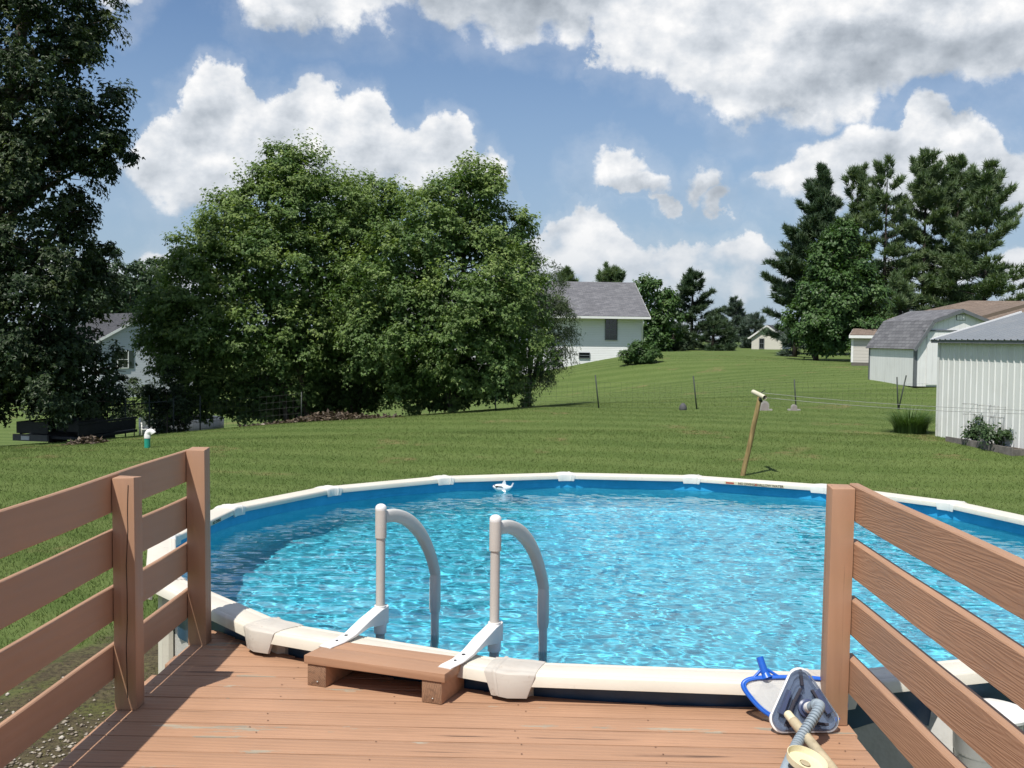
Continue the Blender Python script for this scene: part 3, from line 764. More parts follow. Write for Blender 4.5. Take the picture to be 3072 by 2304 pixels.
def bark_mat(name, col):
    m, n = new_mat(name); co = n.coord('Object')
    b = n.noise(n.mapping(co, (14, 14, 2.5)), 1.0, 5, 0.65)
    c = n.mix(n.mrange(b, 0.35, 0.7), tuple(x*0.6 for x in col), tuple(x*1.25 for x in col))
    finish(n, principled(n, col=c, rough=0.9, spec=0.2, normal=n.bump(b, 0.8, 0.03))); return m
M_BARK = bark_mat('grey_bark', (0.115, 0.095, 0.075)); M_BARKP = bark_mat('pine_bark', (0.050, 0.042, 0.036))
M_MAPLE = leaf_mat('maple_leaf', (0.096, 0.166, 0.050), (0.345, 0.425, 0.125), trans=0.32)  # second colour carries the sunlit look of the shoot tips
M_MAPLESHADE = leaf_mat('shaded_maple_leaf', (0.024, 0.046, 0.017), (0.150, 0.185, 0.055), trans=0.20)  # maple leaf darkened to stand in for the shade on the left trees
M_PEACH = leaf_mat('narrow_leaf', (0.058, 0.090, 0.038), (0.16, 0.185, 0.08), trans=0.22)
M_BROAD = leaf_mat('broad_leaf', (0.055, 0.112, 0.030), (0.14, 0.21, 0.055), trans=0.25)
M_FARLEAF = leaf_mat('distant_leaf', (0.042, 0.075, 0.034), (0.085, 0.125, 0.045), trans=0.2)
M_PINE = leaf_mat('pine_needles', (0.105, 0.160, 0.074), (0.165, 0.215, 0.095), trans=0.25, rough=0.6)
M_SPRUCE = leaf_mat('dark_pine_needles', (0.048, 0.086, 0.044), (0.090, 0.130, 0.060), trans=0.18, rough=0.6)
M_BLUESPR = leaf_mat('blue_spruce_needles', (0.075, 0.112, 0.085), (0.12, 0.16, 0.12), trans=0.18, rough=0.6)
# leaf outlines: x across, y towards the tip, z out of plane
L_MAPLE = (np.array([(0, 0, 0), (0.56, 0.30, -0.10), (0.20, 0.46, 0.02), (0, 1.0, -0.22), (-0.20, 0.46, 0.02), (-0.56, 0.30, -0.10)]), [(0, 1, 2), (0, 2, 3, 4), (0, 4, 5)])
L_KITE = (np.array([(0, 0, 0), (0.30, 0.42, -0.06), (0, 1.0, -0.16), (-0.30, 0.42, -0.06)]), [(0, 1, 2, 3)])
L_NARROW = (np.array([(0, 0, 0), (0.13, 0.42, -0.03), (0, 1.0, -0.20), (-0.13, 0.42, -0.03)]), [(0, 1, 2, 3)])
L_NEEDLE = (np.array([(-0.075, 0.05, 0), (0.075, 0.05, 0), (0, 1.0, -0.05)]), [(0, 1, 2)])
L_BLADE = (np.array([(-0.05, 0, 0), (0.05, 0, 0), (0.0, 1.0, 0)]), [(0, 1, 2)])
def nrm(v): return v/np.maximum(np.linalg.norm(v, axis=-1, keepdims=True), 1e-9)
def leaves_mesh(name, C, T, Nn, S, tmpl, young=None):
    tv, tf = tmpl; n = len(C); m = len(tv)
    T = nrm(T); X = nrm(np.cross(T, Nn)); Z = np.cross(X, T)
    V = C[:, None, :] + S[:, None, None]*(tv[None, :, 0:1]*X[:, None, :] + tv[None, :, 1:2]*T[:, None, :] + tv[None, :, 2:3]*Z[:, None, :])
    base = (np.arange(n)*m)[:, None]
    flat = np.concatenate([base+np.array(f)[None] for f in tf], 1)          # per leaf all loops
    lens = np.array([len(f) for f in tf]); st = np.r_[0, np.cumsum(lens)[:-1]]; tot = lens.sum()
    starts = (np.arange(n)*tot)[:, None]+st[None]
    me = raw_mesh(name, V.reshape(-1, 3), flat.ravel(), starts.ravel(), None, False)
    if young is not None:
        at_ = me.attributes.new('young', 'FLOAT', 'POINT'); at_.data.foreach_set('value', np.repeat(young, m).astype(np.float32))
    return me
def shoots(rng, lobes, n_shoots, per, length, leaf, up=0.6, droop=0.25, inner=0.55, young_p=0.5, tip_up=0.0, spread=0.07, bottom=-0.75, fill=0.16, per_bough=15, puff=0.55):
    """boughs of leafy shoots on the outer shell of a union of ellipsoids; returns leaf centres, directions, normals, sizes, paleness (sunlit tips put into the colour)"""
    L = np.array(lobes, float); area = (L[:, 3]*L[:, 4]+L[:, 3]*L[:, 5]+L[:, 4]*L[:, 5]); pr = area/area.sum()
    nb = max(6, n_shoots//per_bough)
    idx = rng.choice(len(L), nb, p=pr)
    u = nrm(rng.normal(size=(nb, 3))); bad = u[:, 2] < bottom; u[bad, 2] *= -1
    B = L[idx, :3] + u*L[idx, 3:6]*(rng.uniform(0.70, 1.02, nb))[:, None]
    dep = np.full(nb, 9.0)
    for l in L: dep = np.minimum(dep, np.linalg.norm((B-l[:3])/l[3:6], axis=1))
    k = dep > inner; B, u, idx = B[k], u[k], idx[k]; nb = len(B)
    rb = puff*rng.uniform(0.6, 1.35, nb)*np.minimum(1.0, L[idx, 3:6].min(1)/(puff*1.3))
    yb = np.clip(rng.normal(young_p, 0.33, nb), 0, 1)*(0.35+0.65*np.clip(u[:, 2]+0.5, 0, 1))  # boughs paler towards the crown top, sunlight put into leaf colour
    # shoots of each bough
    n = nb*per_bough; bi = np.repeat(np.arange(nb), per_bough); U = u[bi]
    D = nrm(nrm(rng.normal(size=(n, 3)))*0.85 + U*0.55 + np.array([0, 0, up*0.8]))
    ln = rb[bi]*rng.uniform(0.65, 1.2, n)*(1+tip_up*np.maximum(0, D[:, 2])*np.maximum(0.15, U[:, 2]))
    t = np.sqrt(np.linspace(0.10, 1, per))[None]*np.ones((n, 1))
    sg = np.where(np.arange(per) % 2 == 0, 1.0, -1.0)[None]
    sd = nrm(np.cross(D, np.array([0, 0, 1.0])+rng.normal(size=(n, 3))*0.3))
    C = B[bi][:, None] + D[:, None]*(t*ln[:, None])[..., None]
    C = C + sd[:, None]*(sg*spread*rng.uniform(0.3, 1.2, (n, per)))[..., None]
    C[..., 2] -= droop*(t**2)*ln[:, None]*0.6
    C = C + rng.normal(size=C.shape)*leaf*0.25
    T = D[:, None]*0.45 + sd[:, None]*(sg*0.85)[..., None] + rng.normal(size=C.shape)*0.40; T[..., 2] -= 0.65
    Nn = np.array([0, 0, 0.75]) + D[:, None]*0.55 + U[:, None]*0.35 + rng.normal(size=C.shape)*0.34
    S = leaf*rng.uniform(0.65, 1.25, (n, per))*(1.08-0.30*t)
    yg = yb[bi][:, None]*np.clip((t-0.30)/0.70, 0, 1)*rng.uniform(0.35, 1.0, (n, per))  # outer leaves of each shoot tinted paler, as if catching the sun
    f = lambda a: a.reshape(-1, a.shape[-1]) if a.ndim == 3 else a.ravel()
    out = [f(C), f(T), f(Nn), f(S), f(yg)]
    if fill > 0:      # leaves inside the crown, left without the painted tip light
        m = int(len(out[0])*fill); ix = rng.choice(len(L), m, p=pr); v = nrm(rng.normal(size=(m, 3)))
        Cf = L[ix, :3]+v*L[ix, 3:6]*rng.uniform(0.25, 0.80, m)[:, None]
        Tf = rng.normal(size=(m, 3)); Tf[:, 2] -= 0.6
        out = [np.concatenate([a, b]) for a, b in zip(out, (Cf, Tf, np.array([0, 0, 0.8])+rng.normal(size=(m, 3))*0.5, leaf*rng.uniform(0.8, 1.4, m), np.zeros(m)))]
    return out
def limb(mb, a, b, r0, r1, rng, sag=0.08, seg=6, n=6):
    a = np.array(a, float); b = np.array(b, float); L = np.linalg.norm(b-a); pts = []; off = rng.normal(size=3)*L*0.06
    for i in range(n+1):
        s = i/n; pts.append(a*(1-s)+b*s + off*math.sin(math.pi*s) + np.array([0, 0, sag*L*math.sin(math.pi*s)]))
    mb.tube(pts, [r0*(1-i/n)+r1*(i/n) for i in range(n+1)], seg)
    return pts
def tree(name, label, base, lobes, seed, n_shoots, per, length, leaf, mleaf, tmpl=L_MAPLE, trunk_r=0.16, stems=1, group=None, fork=0.35, cat='tree', mbark=None, kind=None, tips=None, **kw):
    """lobes are given relative to the base: (x, y, z, rx, ry, rz)"""
    rng = np.random.default_rng(seed)
    t = thing(name, label, cat, base, 0.0, group)
    parts = shoots(rng, lobes, n_shoots, per, length, leaf, **kw)
    if tips: parts = [np.concatenate([a, b]) for a, b in zip(parts, spire_leaves(rng, tips, leaf))]
    C, T, Nn, S, Yg = parts
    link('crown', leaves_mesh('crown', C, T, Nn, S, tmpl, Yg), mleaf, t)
    mb = MB(); L = np.array(lobes, float)
    zf = max(0.4, fork*L[:, 2].min()+fork)
    for s in range(stems):
        o = np.array([rng.uniform(-.4, .4), rng.uniform(-.4, .4), -0.15])*(1 if stems > 1 else 0) + np.array([0, 0, -0.15])*(stems == 1)
        topz = L[:, 2].max()
        sub = L[s::stems]
        cx, cy_ = sub[:, 0].mean(), sub[:, 1].mean()
        pts = limb(mb, o, (cx*0.8, cy_*0.8, topz*0.85), trunk_r, trunk_r*0.25, rng, 0.0, 8, 8)
        for l in sub:
            k = int(np.clip((l[2]-l[5]*0.6)/max(topz*0.85, .1)*8, 1, 6)); p = pts[k]
            limb(mb, p, l[:3], trunk_r*0.42, trunk_r*0.12, rng)
            for q in range(5):
                u = nrm(rng.normal(size=3)); u[2] = abs(u[2])*0.6
                limb(mb, l[:3], l[:3]+u*l[3:6]*0.9, trunk_r*0.13, trunk_r*0.03, rng, seg=4, n=4)
    mb.build('trunk', mbark or M_BARK, t)
    return t
def pine(name, label, base, H, W, seed, mleaf, first=0.12, whorl=0.75, nb=6, tuft=0.30, plume=0.35, trunk_r=0.20, group=None, round_top=0.5, dens=1.0, up=0.22, pad=1.0):
    """white-pine habit: whorls of limbs carrying flat pads of needle brushes, gaps between them"""
    rng = np.random.default_rng(seed); t = thing(name, label, 'tree', base, 0.0, group)
    mb = MB(); mb.tube([(0, 0, -0.3), (0, 0, H*0.5), (0.05, 0, H*0.96)], [trunk_r, trunk_r*0.62, 0.03], 8)
    CC, TT, NN, SS, YY = [], [], [], [], []
    z = H*first; m = 15
    while z < H*0.985:
        f = (z/H-first)/(1-first); prof = max(0.10, (1-f)**round_top)*(0.62+0.38*math.sin(min(1, (f+0.12)*2.4)*math.pi/2))
        for b in range(nb if f < 0.85 else 4):
            if rng.random() > 0.90: continue
            a = rng.uniform(0, 2*math.pi); L = max(0.40, W*prof*rng.uniform(0.55, 1.18))
            el = up + 0.95*f**2 + rng.normal()*0.09
            d = np.array([math.cos(a)*math.cos(el), math.sin(a)*math.cos(el), math.sin(el)])
            zz = z + rng.uniform(-.28, .28)*whorl
            s = np.linspace(0, 1, 6); P = np.array([0, 0, zz]) + s[:, None]*d*L; P[:, 2] += (0.14*s**2-0.05*s)*L
            mb.tube(P, [max(0.012, trunk_r*0.28*(1-f))*(1-q*0.8) for q in s], 4)
            nt = int(max(8, L*15.0*dens)); st = rng.uniform(0.25, 1.0, nt)**0.7
            sd = nrm(np.cross(d, [0, 0, 1.0])); off = rng.normal(size=nt)*L*0.15*pad*(1.2-st*0.75)
            tp = np.array([0, 0, zz]) + st[:, None]*d*L + sd*off[:, None]; tp[:, 2] += (0.14*st**2-0.05*st)*L + rng.uniform(-.03, .12, nt)
            td = nrm(d*0.55 + sd*np.sign(off)[:, None]*0.35 + np.array([0, 0, plume+0.5*f]) + rng.normal(size=(nt, 3))*0.2)
            dirs = nrm(td[:, None]*0.85 + rng.normal(size=(nt, m, 3))*0.42)
            along = rng.uniform(0, 0.35, (nt, m, 1))*tuft
            CC.append((tp[:, None]+td[:, None]*along).reshape(-1, 3)); TT.append(dirs.reshape(-1, 3)); NN.append(rng.normal(size=(nt*m, 3))*0.7+np.array([-.3, -.4, .7]))
            SS.append(tuft*rng.uniform(0.6, 1.2, nt*m)); YY.append(np.repeat((rng.random(nt) < 0.45)*rng.uniform(0.2, 1.0, nt), m))
        z += whorl*(1-0.35*f)*rng.uniform(0.75, 1.2)
    C, T, Nn, S, Yg = map(np.concatenate, (CC, TT, NN, SS, YY))
    link('crown', leaves_mesh('crown', C, T, Nn, S, L_NEEDLE, Yg), mleaf, t)
    mb.build('trunk', M_BARKP, t); return t
def spire_leaves(rng, tips, leaf, lo=0.7, hi=1.15, r=0.20, per=46):
    """upright leading shoots: tips relative to the tree base"""
    C, T, N_, S, Y = [], [], [], [], []
    for p in tips:
        p = np.array(p); h = rng.uniform(lo, hi); q = rng.random(per)**0.75; a = rng.uniform(0, 2*math.pi, per); tilt = rng.normal(size=2)*0.12
        rr = r*(0.25+0.9*q)*rng.uniform(0.4, 1.1, per); o = np.c_[np.cos(a), np.sin(a), np.zeros(per)]
        c = p[None]-np.c_[tilt[0]*q*h, tilt[1]*q*h, q*h] + o*rr[:, None]
        C.append(c); t_ = o*0.9 + rng.normal(size=(per, 3))*0.25; t_[:, 2] -= 0.45*q+0.1; T.append(t_); N_.append(o*0.55+np.array([0, 0, 0.8])+rng.normal(size=(per, 3))*0.3)
        S.append(leaf*rng.uniform(0.6, 1.1, per)*(0.65+0.5*q)); Y.append(np.clip(1.0-q*0.8, 0, 1)*rng.uniform(0.5, 1.0, per))  # spire tops get the same painted sunlit tint
    return [np.concatenate(x) for x in (C, T, N_, S, Y)]
def lobes_px(base, Y, spec):
    """crown lobes written as (column, row, half width, half height) of the photograph plus depth offset and half depth in metres"""
    out = []
    for (px, py, rx, ry, dy, rd) in spec:
        p = at(px, py, Y+dy); k = (Y+dy)/FPX
        out.append((p.x-base[0], p.y-base[1], p.z-base[2], rx*k, rd, ry*k))
    return out
def tips_px(base, Y, L, rng=random.Random(6)):
    out = []
    for px, py in L:
        p = at(px, py, Y+rng.uniform(-.6, .6)); out.append((p.x-base[0], p.y-base[1], p.z-base[2]))
    return out
def plant_trees():
    G1 = 'maples in the clump behind the pool'
    # ---- clump of young maples on the far edge of the lawn
    b = on_ground(900, 35.5)
    tree('maple_tree', 'tall bushy green maple at the left of the clump behind the pool', b, lobes_px(b, 35.5, [
        (880, 570, 130, 85, 0, 1.3), (800, 690, 190, 120, -.4, 1.7), (960, 690, 150, 150, .2, 1.6), (660, 800, 150, 110, -.3, 1.5), (850, 850, 230, 150, -.9, 1.9), (600, 930, 150, 110, -.5, 1.6), (760, 1030, 240, 120, -.9, 1.9),
        (560, 1060, 120, 95, -.4, 1.4), (490, 1000, 70, 110, -.6, 1.0), (500, 900, 60, 60, -.4, .8), (940, 1040, 170, 130, -.6, 1.6), (640, 1150, 150, 70, 0, 1.4), (800, 1170, 170, 75, -.2, 1.5), (560, 1200, 110, 50, .3, 1.2), (720, 1225, 170, 40, .5, 1.2), (840, 500, 60, 40, 0, .7), (720, 610, 60, 60, 0, .8), (620, 740, 60, 50, 0, .8), (530, 780, 40, 50, 0, .6)]),
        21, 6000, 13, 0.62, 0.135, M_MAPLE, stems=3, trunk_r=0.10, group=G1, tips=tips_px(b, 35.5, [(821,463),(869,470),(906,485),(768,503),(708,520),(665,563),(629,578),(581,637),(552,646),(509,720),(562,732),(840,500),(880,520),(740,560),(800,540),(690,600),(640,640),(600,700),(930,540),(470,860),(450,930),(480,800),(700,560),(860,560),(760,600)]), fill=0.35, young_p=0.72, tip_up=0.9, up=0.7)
    b = on_ground(1330, 34.5)
    tree('maple_tree', 'broad bushy green maple at the right of the clump behind the pool', b, lobes_px(b, 34.5, [
        (1390, 620, 130, 85, 0, 1.4), (1300, 720, 170, 120, -.3, 1.7), (1480, 740, 110, 95, .1, 1.3), (1200, 850, 180, 140, -.6, 1.8), (1430, 880, 200, 140, -.7, 1.9), (1300, 990, 220, 120, -1.0, 1.9), (1530, 900, 100, 110, 0, 1.2),
        (1500, 1030, 150, 110, -.6, 1.5), (1140, 1010, 130, 110, -.5, 1.5), (1380, 1120, 180, 80, -.4, 1.5), (1460, 1170, 140, 50, -.2, 1.2), (1260, 1140, 140, 80, -.2, 1.4), (1320, 1205, 150, 35, .4, 1.1), (1375, 545, 45, 45, 0, .6), (1440, 555, 45, 45, 0, .6), (1555, 700, 45, 40, 0, .6)]),
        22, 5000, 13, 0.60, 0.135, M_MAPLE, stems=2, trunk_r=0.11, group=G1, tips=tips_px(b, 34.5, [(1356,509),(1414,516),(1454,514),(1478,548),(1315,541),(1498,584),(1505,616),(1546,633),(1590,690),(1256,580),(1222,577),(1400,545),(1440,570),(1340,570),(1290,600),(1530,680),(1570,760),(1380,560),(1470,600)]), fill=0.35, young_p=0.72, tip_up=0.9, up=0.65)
    b = on_ground(1090, 37.0)
    tree('maple_tree', 'darker maple filling the middle of the clump behind the pool', b, lobes_px(b, 37.0, [
        (1060, 640, 110, 85, 0, 1.3), (1140, 660, 80, 80, 0, 1.2), (1080, 800, 160, 150, 0, 1.7), (1040, 980, 170, 140, 0, 1.8), (1150, 1110, 150, 110, .3, 1.6), (1190, 620, 40, 50, .2, .6), (980, 1160, 150, 70, .3, 1.5), (1060, 1200, 160, 50, .6, 1.4), (900, 1220, 130, 40, .6, 1.2)]),
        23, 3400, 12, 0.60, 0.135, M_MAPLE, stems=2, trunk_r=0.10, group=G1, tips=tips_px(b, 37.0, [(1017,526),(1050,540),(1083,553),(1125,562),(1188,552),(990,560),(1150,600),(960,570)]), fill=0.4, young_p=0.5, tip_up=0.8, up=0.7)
    b = on_ground(1600, 38.0)
    tree('narrow_leaved_tree', 'dark narrow-leaved tree hanging over the white house at the clump end', b, lobes_px(b, 38.0, [
        (1590, 800, 70, 60, 0, 1.0), (1600, 900, 95, 100, 0, 1.4), (1640, 960, 80, 90, -.3, 1.2), (1590, 1040, 110, 90, -.2, 1.4), (1670, 1060, 45, 55, -.3, .8), (1560, 1120, 120, 40, 0, 1.3), (1690, 920, 30, 40, -.3, .6)]),
        24, 1700, 16, 0.55, 0.125, M_PEACH, tmpl=L_NARROW, trunk_r=0.09, stems=2, young_p=0.35, droop=0.7, up=0.25)
    # ---- big dark maple at the left edge
    b = on_ground(-70, 30.5)
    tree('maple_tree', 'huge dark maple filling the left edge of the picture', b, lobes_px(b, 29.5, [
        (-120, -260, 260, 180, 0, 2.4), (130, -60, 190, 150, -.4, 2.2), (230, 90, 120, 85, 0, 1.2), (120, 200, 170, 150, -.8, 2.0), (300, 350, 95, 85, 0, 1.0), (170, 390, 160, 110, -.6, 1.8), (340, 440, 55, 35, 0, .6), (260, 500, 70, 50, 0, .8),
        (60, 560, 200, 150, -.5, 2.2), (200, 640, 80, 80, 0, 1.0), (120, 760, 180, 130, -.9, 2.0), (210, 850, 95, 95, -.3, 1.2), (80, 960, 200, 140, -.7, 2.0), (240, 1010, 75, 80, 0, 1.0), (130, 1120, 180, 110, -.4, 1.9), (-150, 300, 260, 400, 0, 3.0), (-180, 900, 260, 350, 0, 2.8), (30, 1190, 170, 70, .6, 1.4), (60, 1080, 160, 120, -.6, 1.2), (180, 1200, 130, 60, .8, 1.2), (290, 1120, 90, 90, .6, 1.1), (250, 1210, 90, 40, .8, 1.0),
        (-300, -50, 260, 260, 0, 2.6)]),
        31, 8600, 13, 0.60, 0.150, M_MAPLESHADE, trunk_r=0.30, young_p=0.35, up=0.25, droop=0.45, spread=0.08)
    # ---- saplings and undergrowth under the left trees
    for i, (px, Y, h, lab) in enumerate(((330, 33, 1.9, 'young sapling left of the dark fence under the big maple'), (500, 34, 2.1, 'young sapling behind the dark fence left of the clump'), (225, 31.5, 1.5, 'low leafy sapling beside the parked trailer'), (400, 42, 2.4, 'thin shrub in front of the shaded house gable'), (480, 38, 1.5, 'low leafy sapling in front of the neighbours pool, left one'), (555, 37.5, 1.6, 'low leafy sapling in front of the neighbours pool, right one'))):
        b = on_ground(px, Y); tree('sapling', lab, b, [(0, 0, h*.55, .75, .7, h*.33), (.2, 0, h*.8, .4, .4, h*.22), (-.3, .1, h*.4, .5, .5, h*.25)], 40+i, 150, 11, 0.42, 0.13, M_MAPLESHADE, trunk_r=0.03, young_p=0.3, up=0.5)
    # ---- trees far behind
    far = [(390, 96, 870, 95, 95, 'dark rounded tree behind the shaded house on the left', M_FARLEAF, 'distant_tree'), (300, 100, 840, 80, 110, 'dark tree behind the big maple at far left', M_FARLEAF, 'distant_tree'), (470, 105, 860, 75, 80, 'dark distant tree left of the clump', M_FARLEAF, 'distant_tree'),
           (1960, 92, 925, 62, 95, 'light green rounded tree right of the white house', M_BROAD, 'distant_tree')]
    for i, (px, Y, py, rx, ry, lab, mm, nm) in enumerate(far):
        b = on_ground(px, Y); L = lobes_px(b, Y, [(px, py, rx, ry, 0, 2.6), (px-rx*.5, py+ry*.7, rx*.8, ry*.7, -.5, 2.2), (px+rx*.5, py+ry*.6, rx*.8, ry*.7, -.3, 2.2), (px, py+ry*1.1, rx*1.0, ry*.6, 0, 2.2)])
        tree(nm, lab, b, L, 60+i, 1300, 9, 0.8, 0.36, mm, tmpl=L_KITE, trunk_r=0.2, up=0.3, young_p=0.4, spread=0.16)
    b = on_ground(2450, 61)
    tree('broadleaf_tree', 'green broadleaf tree in front of the tall pines', b, lobes_px(b, 61, [
        (2528, 715, 45, 45, 0, 1.2), (2522, 790, 80, 80, 0, 1.7), (2500, 880, 105, 85, -.3, 2.1), (2580, 890, 65, 80, 0, 1.6), (2460, 970, 95, 65, -.2, 2.0), (2560, 985, 85, 60, -.2, 1.8), (2500, 1020, 100, 36, 0, 1.8)]),
        71, 3000, 11, 0.8, 0.24, M_BROAD, tmpl=L_KITE, trunk_r=0.17, young_p=0.35, up=0.35, spread=0.12)
    # the tree behind stands in the open: short trunk
    GP = 'tall pines behind the sheds'
    pines = [(2455, 84, 512, 165, M_SPRUCE, 'dense dark pine at the left end of the pine row', 0.04, 0.80, 0.55, 1.25, 0.62, 7), (2562, 87, 517, 90, M_PINE, 'narrow pine second from the left of the pine row', 0.18, 0.40, 0.55, 1.0, 0.75, 5), (2648, 82, 515, 85, M_PINE, 'open pine with a bare dark trunk, third in the row', 0.30, 0.30, 0.6, 0.85, 0.85, 5),
             (2765, 84, 484, 115, M_PINE, 'tallest pine of the row above the grey barn shed roof', 0.15, 0.36, 0.6, 0.95, 0.8, 5), (2862, 87, 498, 105, M_PINE, 'full pine second from the right of the pine row', 0.12, 0.36, 0.6, 1.0, 0.75, 5), (2950, 80, 535, 150, M_PINE, 'wide pine with reaching limbs at the right end of the row', 0.20, 0.42, 0.5, 0.95, 0.85, 6)]
    for i, (px, Y, top, half, mm, lab, first, rt, pl, de, wh, nb_) in enumerate(pines):
        b = on_ground(px, Y); H = at(px, top, Y).z-b.z
        pine('pine_tree', lab, b, H, half*Y/FPX*1.28, 80+i, mm, first=first, group=GP, round_top=rt, plume=pl, dens=de, whorl=wh, nb=nb_, tuft=0.50, up=0.12 if rt < .5 else 0.18)
    for px, Y, top, half, mm, lab, nm in ((2075, 100, 818, 105, M_SPRUCE, 'pointed dark spruce between the white house and the pines', 'spruce_tree'), (2200, 118, 905, 75, M_BLUESPR, 'bluish ragged conifer behind the lawn crest', 'spruce_tree'), (2140, 96, 960, 60, M_SPRUCE, 'low dark conifer beside the pointed spruce', 'spruce_tree'), (2020, 97, 985, 75, M_SPRUCE, 'low spreading conifer right of the white house', 'spruce_tree'),
            (2265, 112, 950, 60, M_BLUESPR, 'small greyish conifer behind the tiny gabled house', 'spruce_tree'), (2385, 66, 985, 44, M_BLUESPR, 'small drooping spruce left of the broadleaf tree', 'spruce_tree'),
            (1700, 100, 825, 75, M_PINE, 'pine top showing over the left of the white house roof', 'pine_tree'), (1830, 102, 815, 95, M_PINE, 'pine top showing over the middle of the white house roof', 'pine_tree'), (2700, 70, 850, 90, M_PINE, 'young pine in front of the tall pines above the barn shed', 'pine_tree')):
        b = on_ground(px, Y); H = at(px, top, Y).z-b.z
        pine(nm, lab, b, H, half*Y/FPX*1.15, 100+px, mm, first=0.03, round_top=0.85 if nm[0] == 's' else 0.5, plume=0.15 if nm[0] == 's' else 0.5, dens=1.25, whorl=0.55, nb=7, tuft=0.46, up=0.02 if nm[0] == 's' else 0.2)
    # leafy shrub at the house corner
    b = on_ground(1925, 57)
    tree('shrub', 'round leafy green shrub at the corner of the white house', b, [(0, 0, .45, .85, .7, .5), (-.45, -.1, .35, .5, .5, .38), (.45, 0, .35, .5, .5, .36)], 131, 420, 11, 0.35, 0.15, M_BROAD, trunk_r=0.04, stems=2, young_p=0.2, up=0.4, cat='shrub')
    b = on_ground(2640, 52)
    tree('shrub', 'green bush between the broadleaf tree and the barn shed', b, [(0, 0, 1.1, .9, .8, .9), (-.6, 0, .8, .6, .6, .7), (.6, .2, 1.4, .6, .6, .6)], 132, 420, 11, 0.45, 0.19, M_BROAD, trunk_r=0.05, stems=2, young_p=0.2, up=0.4, cat='shrub', tmpl=L_KITE)
plant_trees()
# ------------------------------------------------------------------ buildings
def siding_mat(name, col, lap=0.105, rough=0.5):
    m, n = new_mat(name); co = n.coord('Object'); z = n.node('ShaderNodeSeparateXYZ', {0: co}).outputs[2]
    f = n.math('FRACT', n.math('DIVIDE', z, lap))
    dirt = n.noise(n.mapping(co, (0.6, 0.6, 2.0)), 1.0, 5, 0.65)
    c = n.mix(n.math('MULTIPLY', n.mrange(dirt, 0.45, 0.8), 0.22), col, tuple(x*0.72 for x in col))
    c = n.mix(n.math('MULTIPLY', n.mrange(f, 0.90, 0.98), 0.35), c, tuple(x*0.45 for x in col))     # the dark joint below each lap
    finish(n, principled(n, col=c, rough=rough, normal=n.bump(n.math('SUBTRACT', 1.0, f), 0.7, 0.02))); return m
def shingle_mat(name, a, b, row=0.14, tab=0.30):
    m, n = new_mat(name); uv = n.node('ShaderNodeUVMap').outputs[0]
    br = n.node('ShaderNodeTexBrick', {'Vector': uv, 'Color1': (*a, 1), 'Color2': (*b, 1), 'Mortar': tuple(x*0.45 for x in a)+(1,), 'Scale': 1.0, 'Mortar Size': 0.008, 'Mortar Smooth': 0.3, 'Bias': -0.1, 'Brick Width': tab, 'Row Height': row}, offset=0.37)
    bl = n.noise(uv, 1.4, 5, 0.6); fn = n.noise(uv, 40.0, 4, 0.7)
    c = n.mix(n.math('MULTIPLY', n.mrange(bl, 0.4, 0.75), 0.35), br.outputs['Color'], tuple(x*0.62 for x in a))
    c = n.mix(n.math('MULTIPLY', n.mrange(fn, 0.5, 0.8), 0.35), c, tuple(min(1, x*1.5) for x in b))
    finish(n, principled(n, col=c, rough=0.9, spec=0.25, normal=n.bump(n.math('ADD', br.outputs['Fac'], n.math('MULTIPLY', fn, -0.4)), 0.5, 0.02))); return m
M_VINYL = siding_mat('white_siding', (0.74, 0.75, 0.75)); M_VINYL2 = siding_mat('pale_grey_siding', (0.42, 0.45, 0.48)); M_VINYL3 = siding_mat('cream_siding', (0.60, 0.58, 0.52)); M_VINYL4 = siding_mat('beige_lap_siding', (0.50, 0.47, 0.43), lap=0.15)
M_SHGREY = shingle_mat('grey_shingles', (0.125, 0.125, 0.135), (0.20, 0.20, 0.21)); M_SHDARK = shingle_mat('dark_shingles', (0.055, 0.055, 0.062), (0.085, 0.085, 0.09)); M_SHBROWN = shingle_mat('brown_shingles', (0.165, 0.125, 0.098), (0.235, 0.182, 0.145))
M_TRIMW = plain('white_trim', (0.76, 0.76, 0.75), 0.5, var=0.05); M_TRIMG = plain('dark_grey_trim', (0.13, 0.14, 0.15), 0.6); M_TRIMB = plain('brown_trim', (0.15, 0.11, 0.085), 0.6)
M_SHUT = plain('dark_green_shutter', (0.035, 0.05, 0.045), 0.5)
M_BLOCKW = plain('dark_foundation', (0.14, 0.125, 0.11), 0.9)
def glass_mat():
    m, n = new_mat('window_glass'); finish(n, principled(n, col=(0.018, 0.022, 0.026), rough=0.06, spec=0.8)); return m
M_GLASS = glass_mat()
def uv_planar(o, du, dv):
    """uv in metres along two local directions"""
    me = o.data; uv = me.uv_layers.new(name='UVMap'); du = Vector(du); dv = Vector(dv)
    for l in me.loops:
        p = me.vertices[l.vertex_index].co; uv.data[l.index].uv = (p.dot(du), p.dot(dv))
def slab(name, pts, th, mat, parent, du=None):
    """thick sheet from a planar quad (counter-clockwise seen from above)"""
    P = [Vector(p) for p in pts]; nrm_ = (P[1]-P[0]).cross(P[2]-P[0]).normalized()
    mb = MB(); lo = [mb.bm.verts.new(p-nrm_*th) for p in P]; hi = [mb.bm.verts.new(p) for p in P]; n = len(P)
    mb._f(lo[::-1]); mb._f(hi)
    for i in range(n): mb._f([lo[i], lo[(i+1) % n], hi[(i+1) % n], hi[i]])
    o = mb.build(name, mat, parent); d = (P[1]-P[0]).normalized(); uv_planar(o, d, nrm_.cross(d)); return o
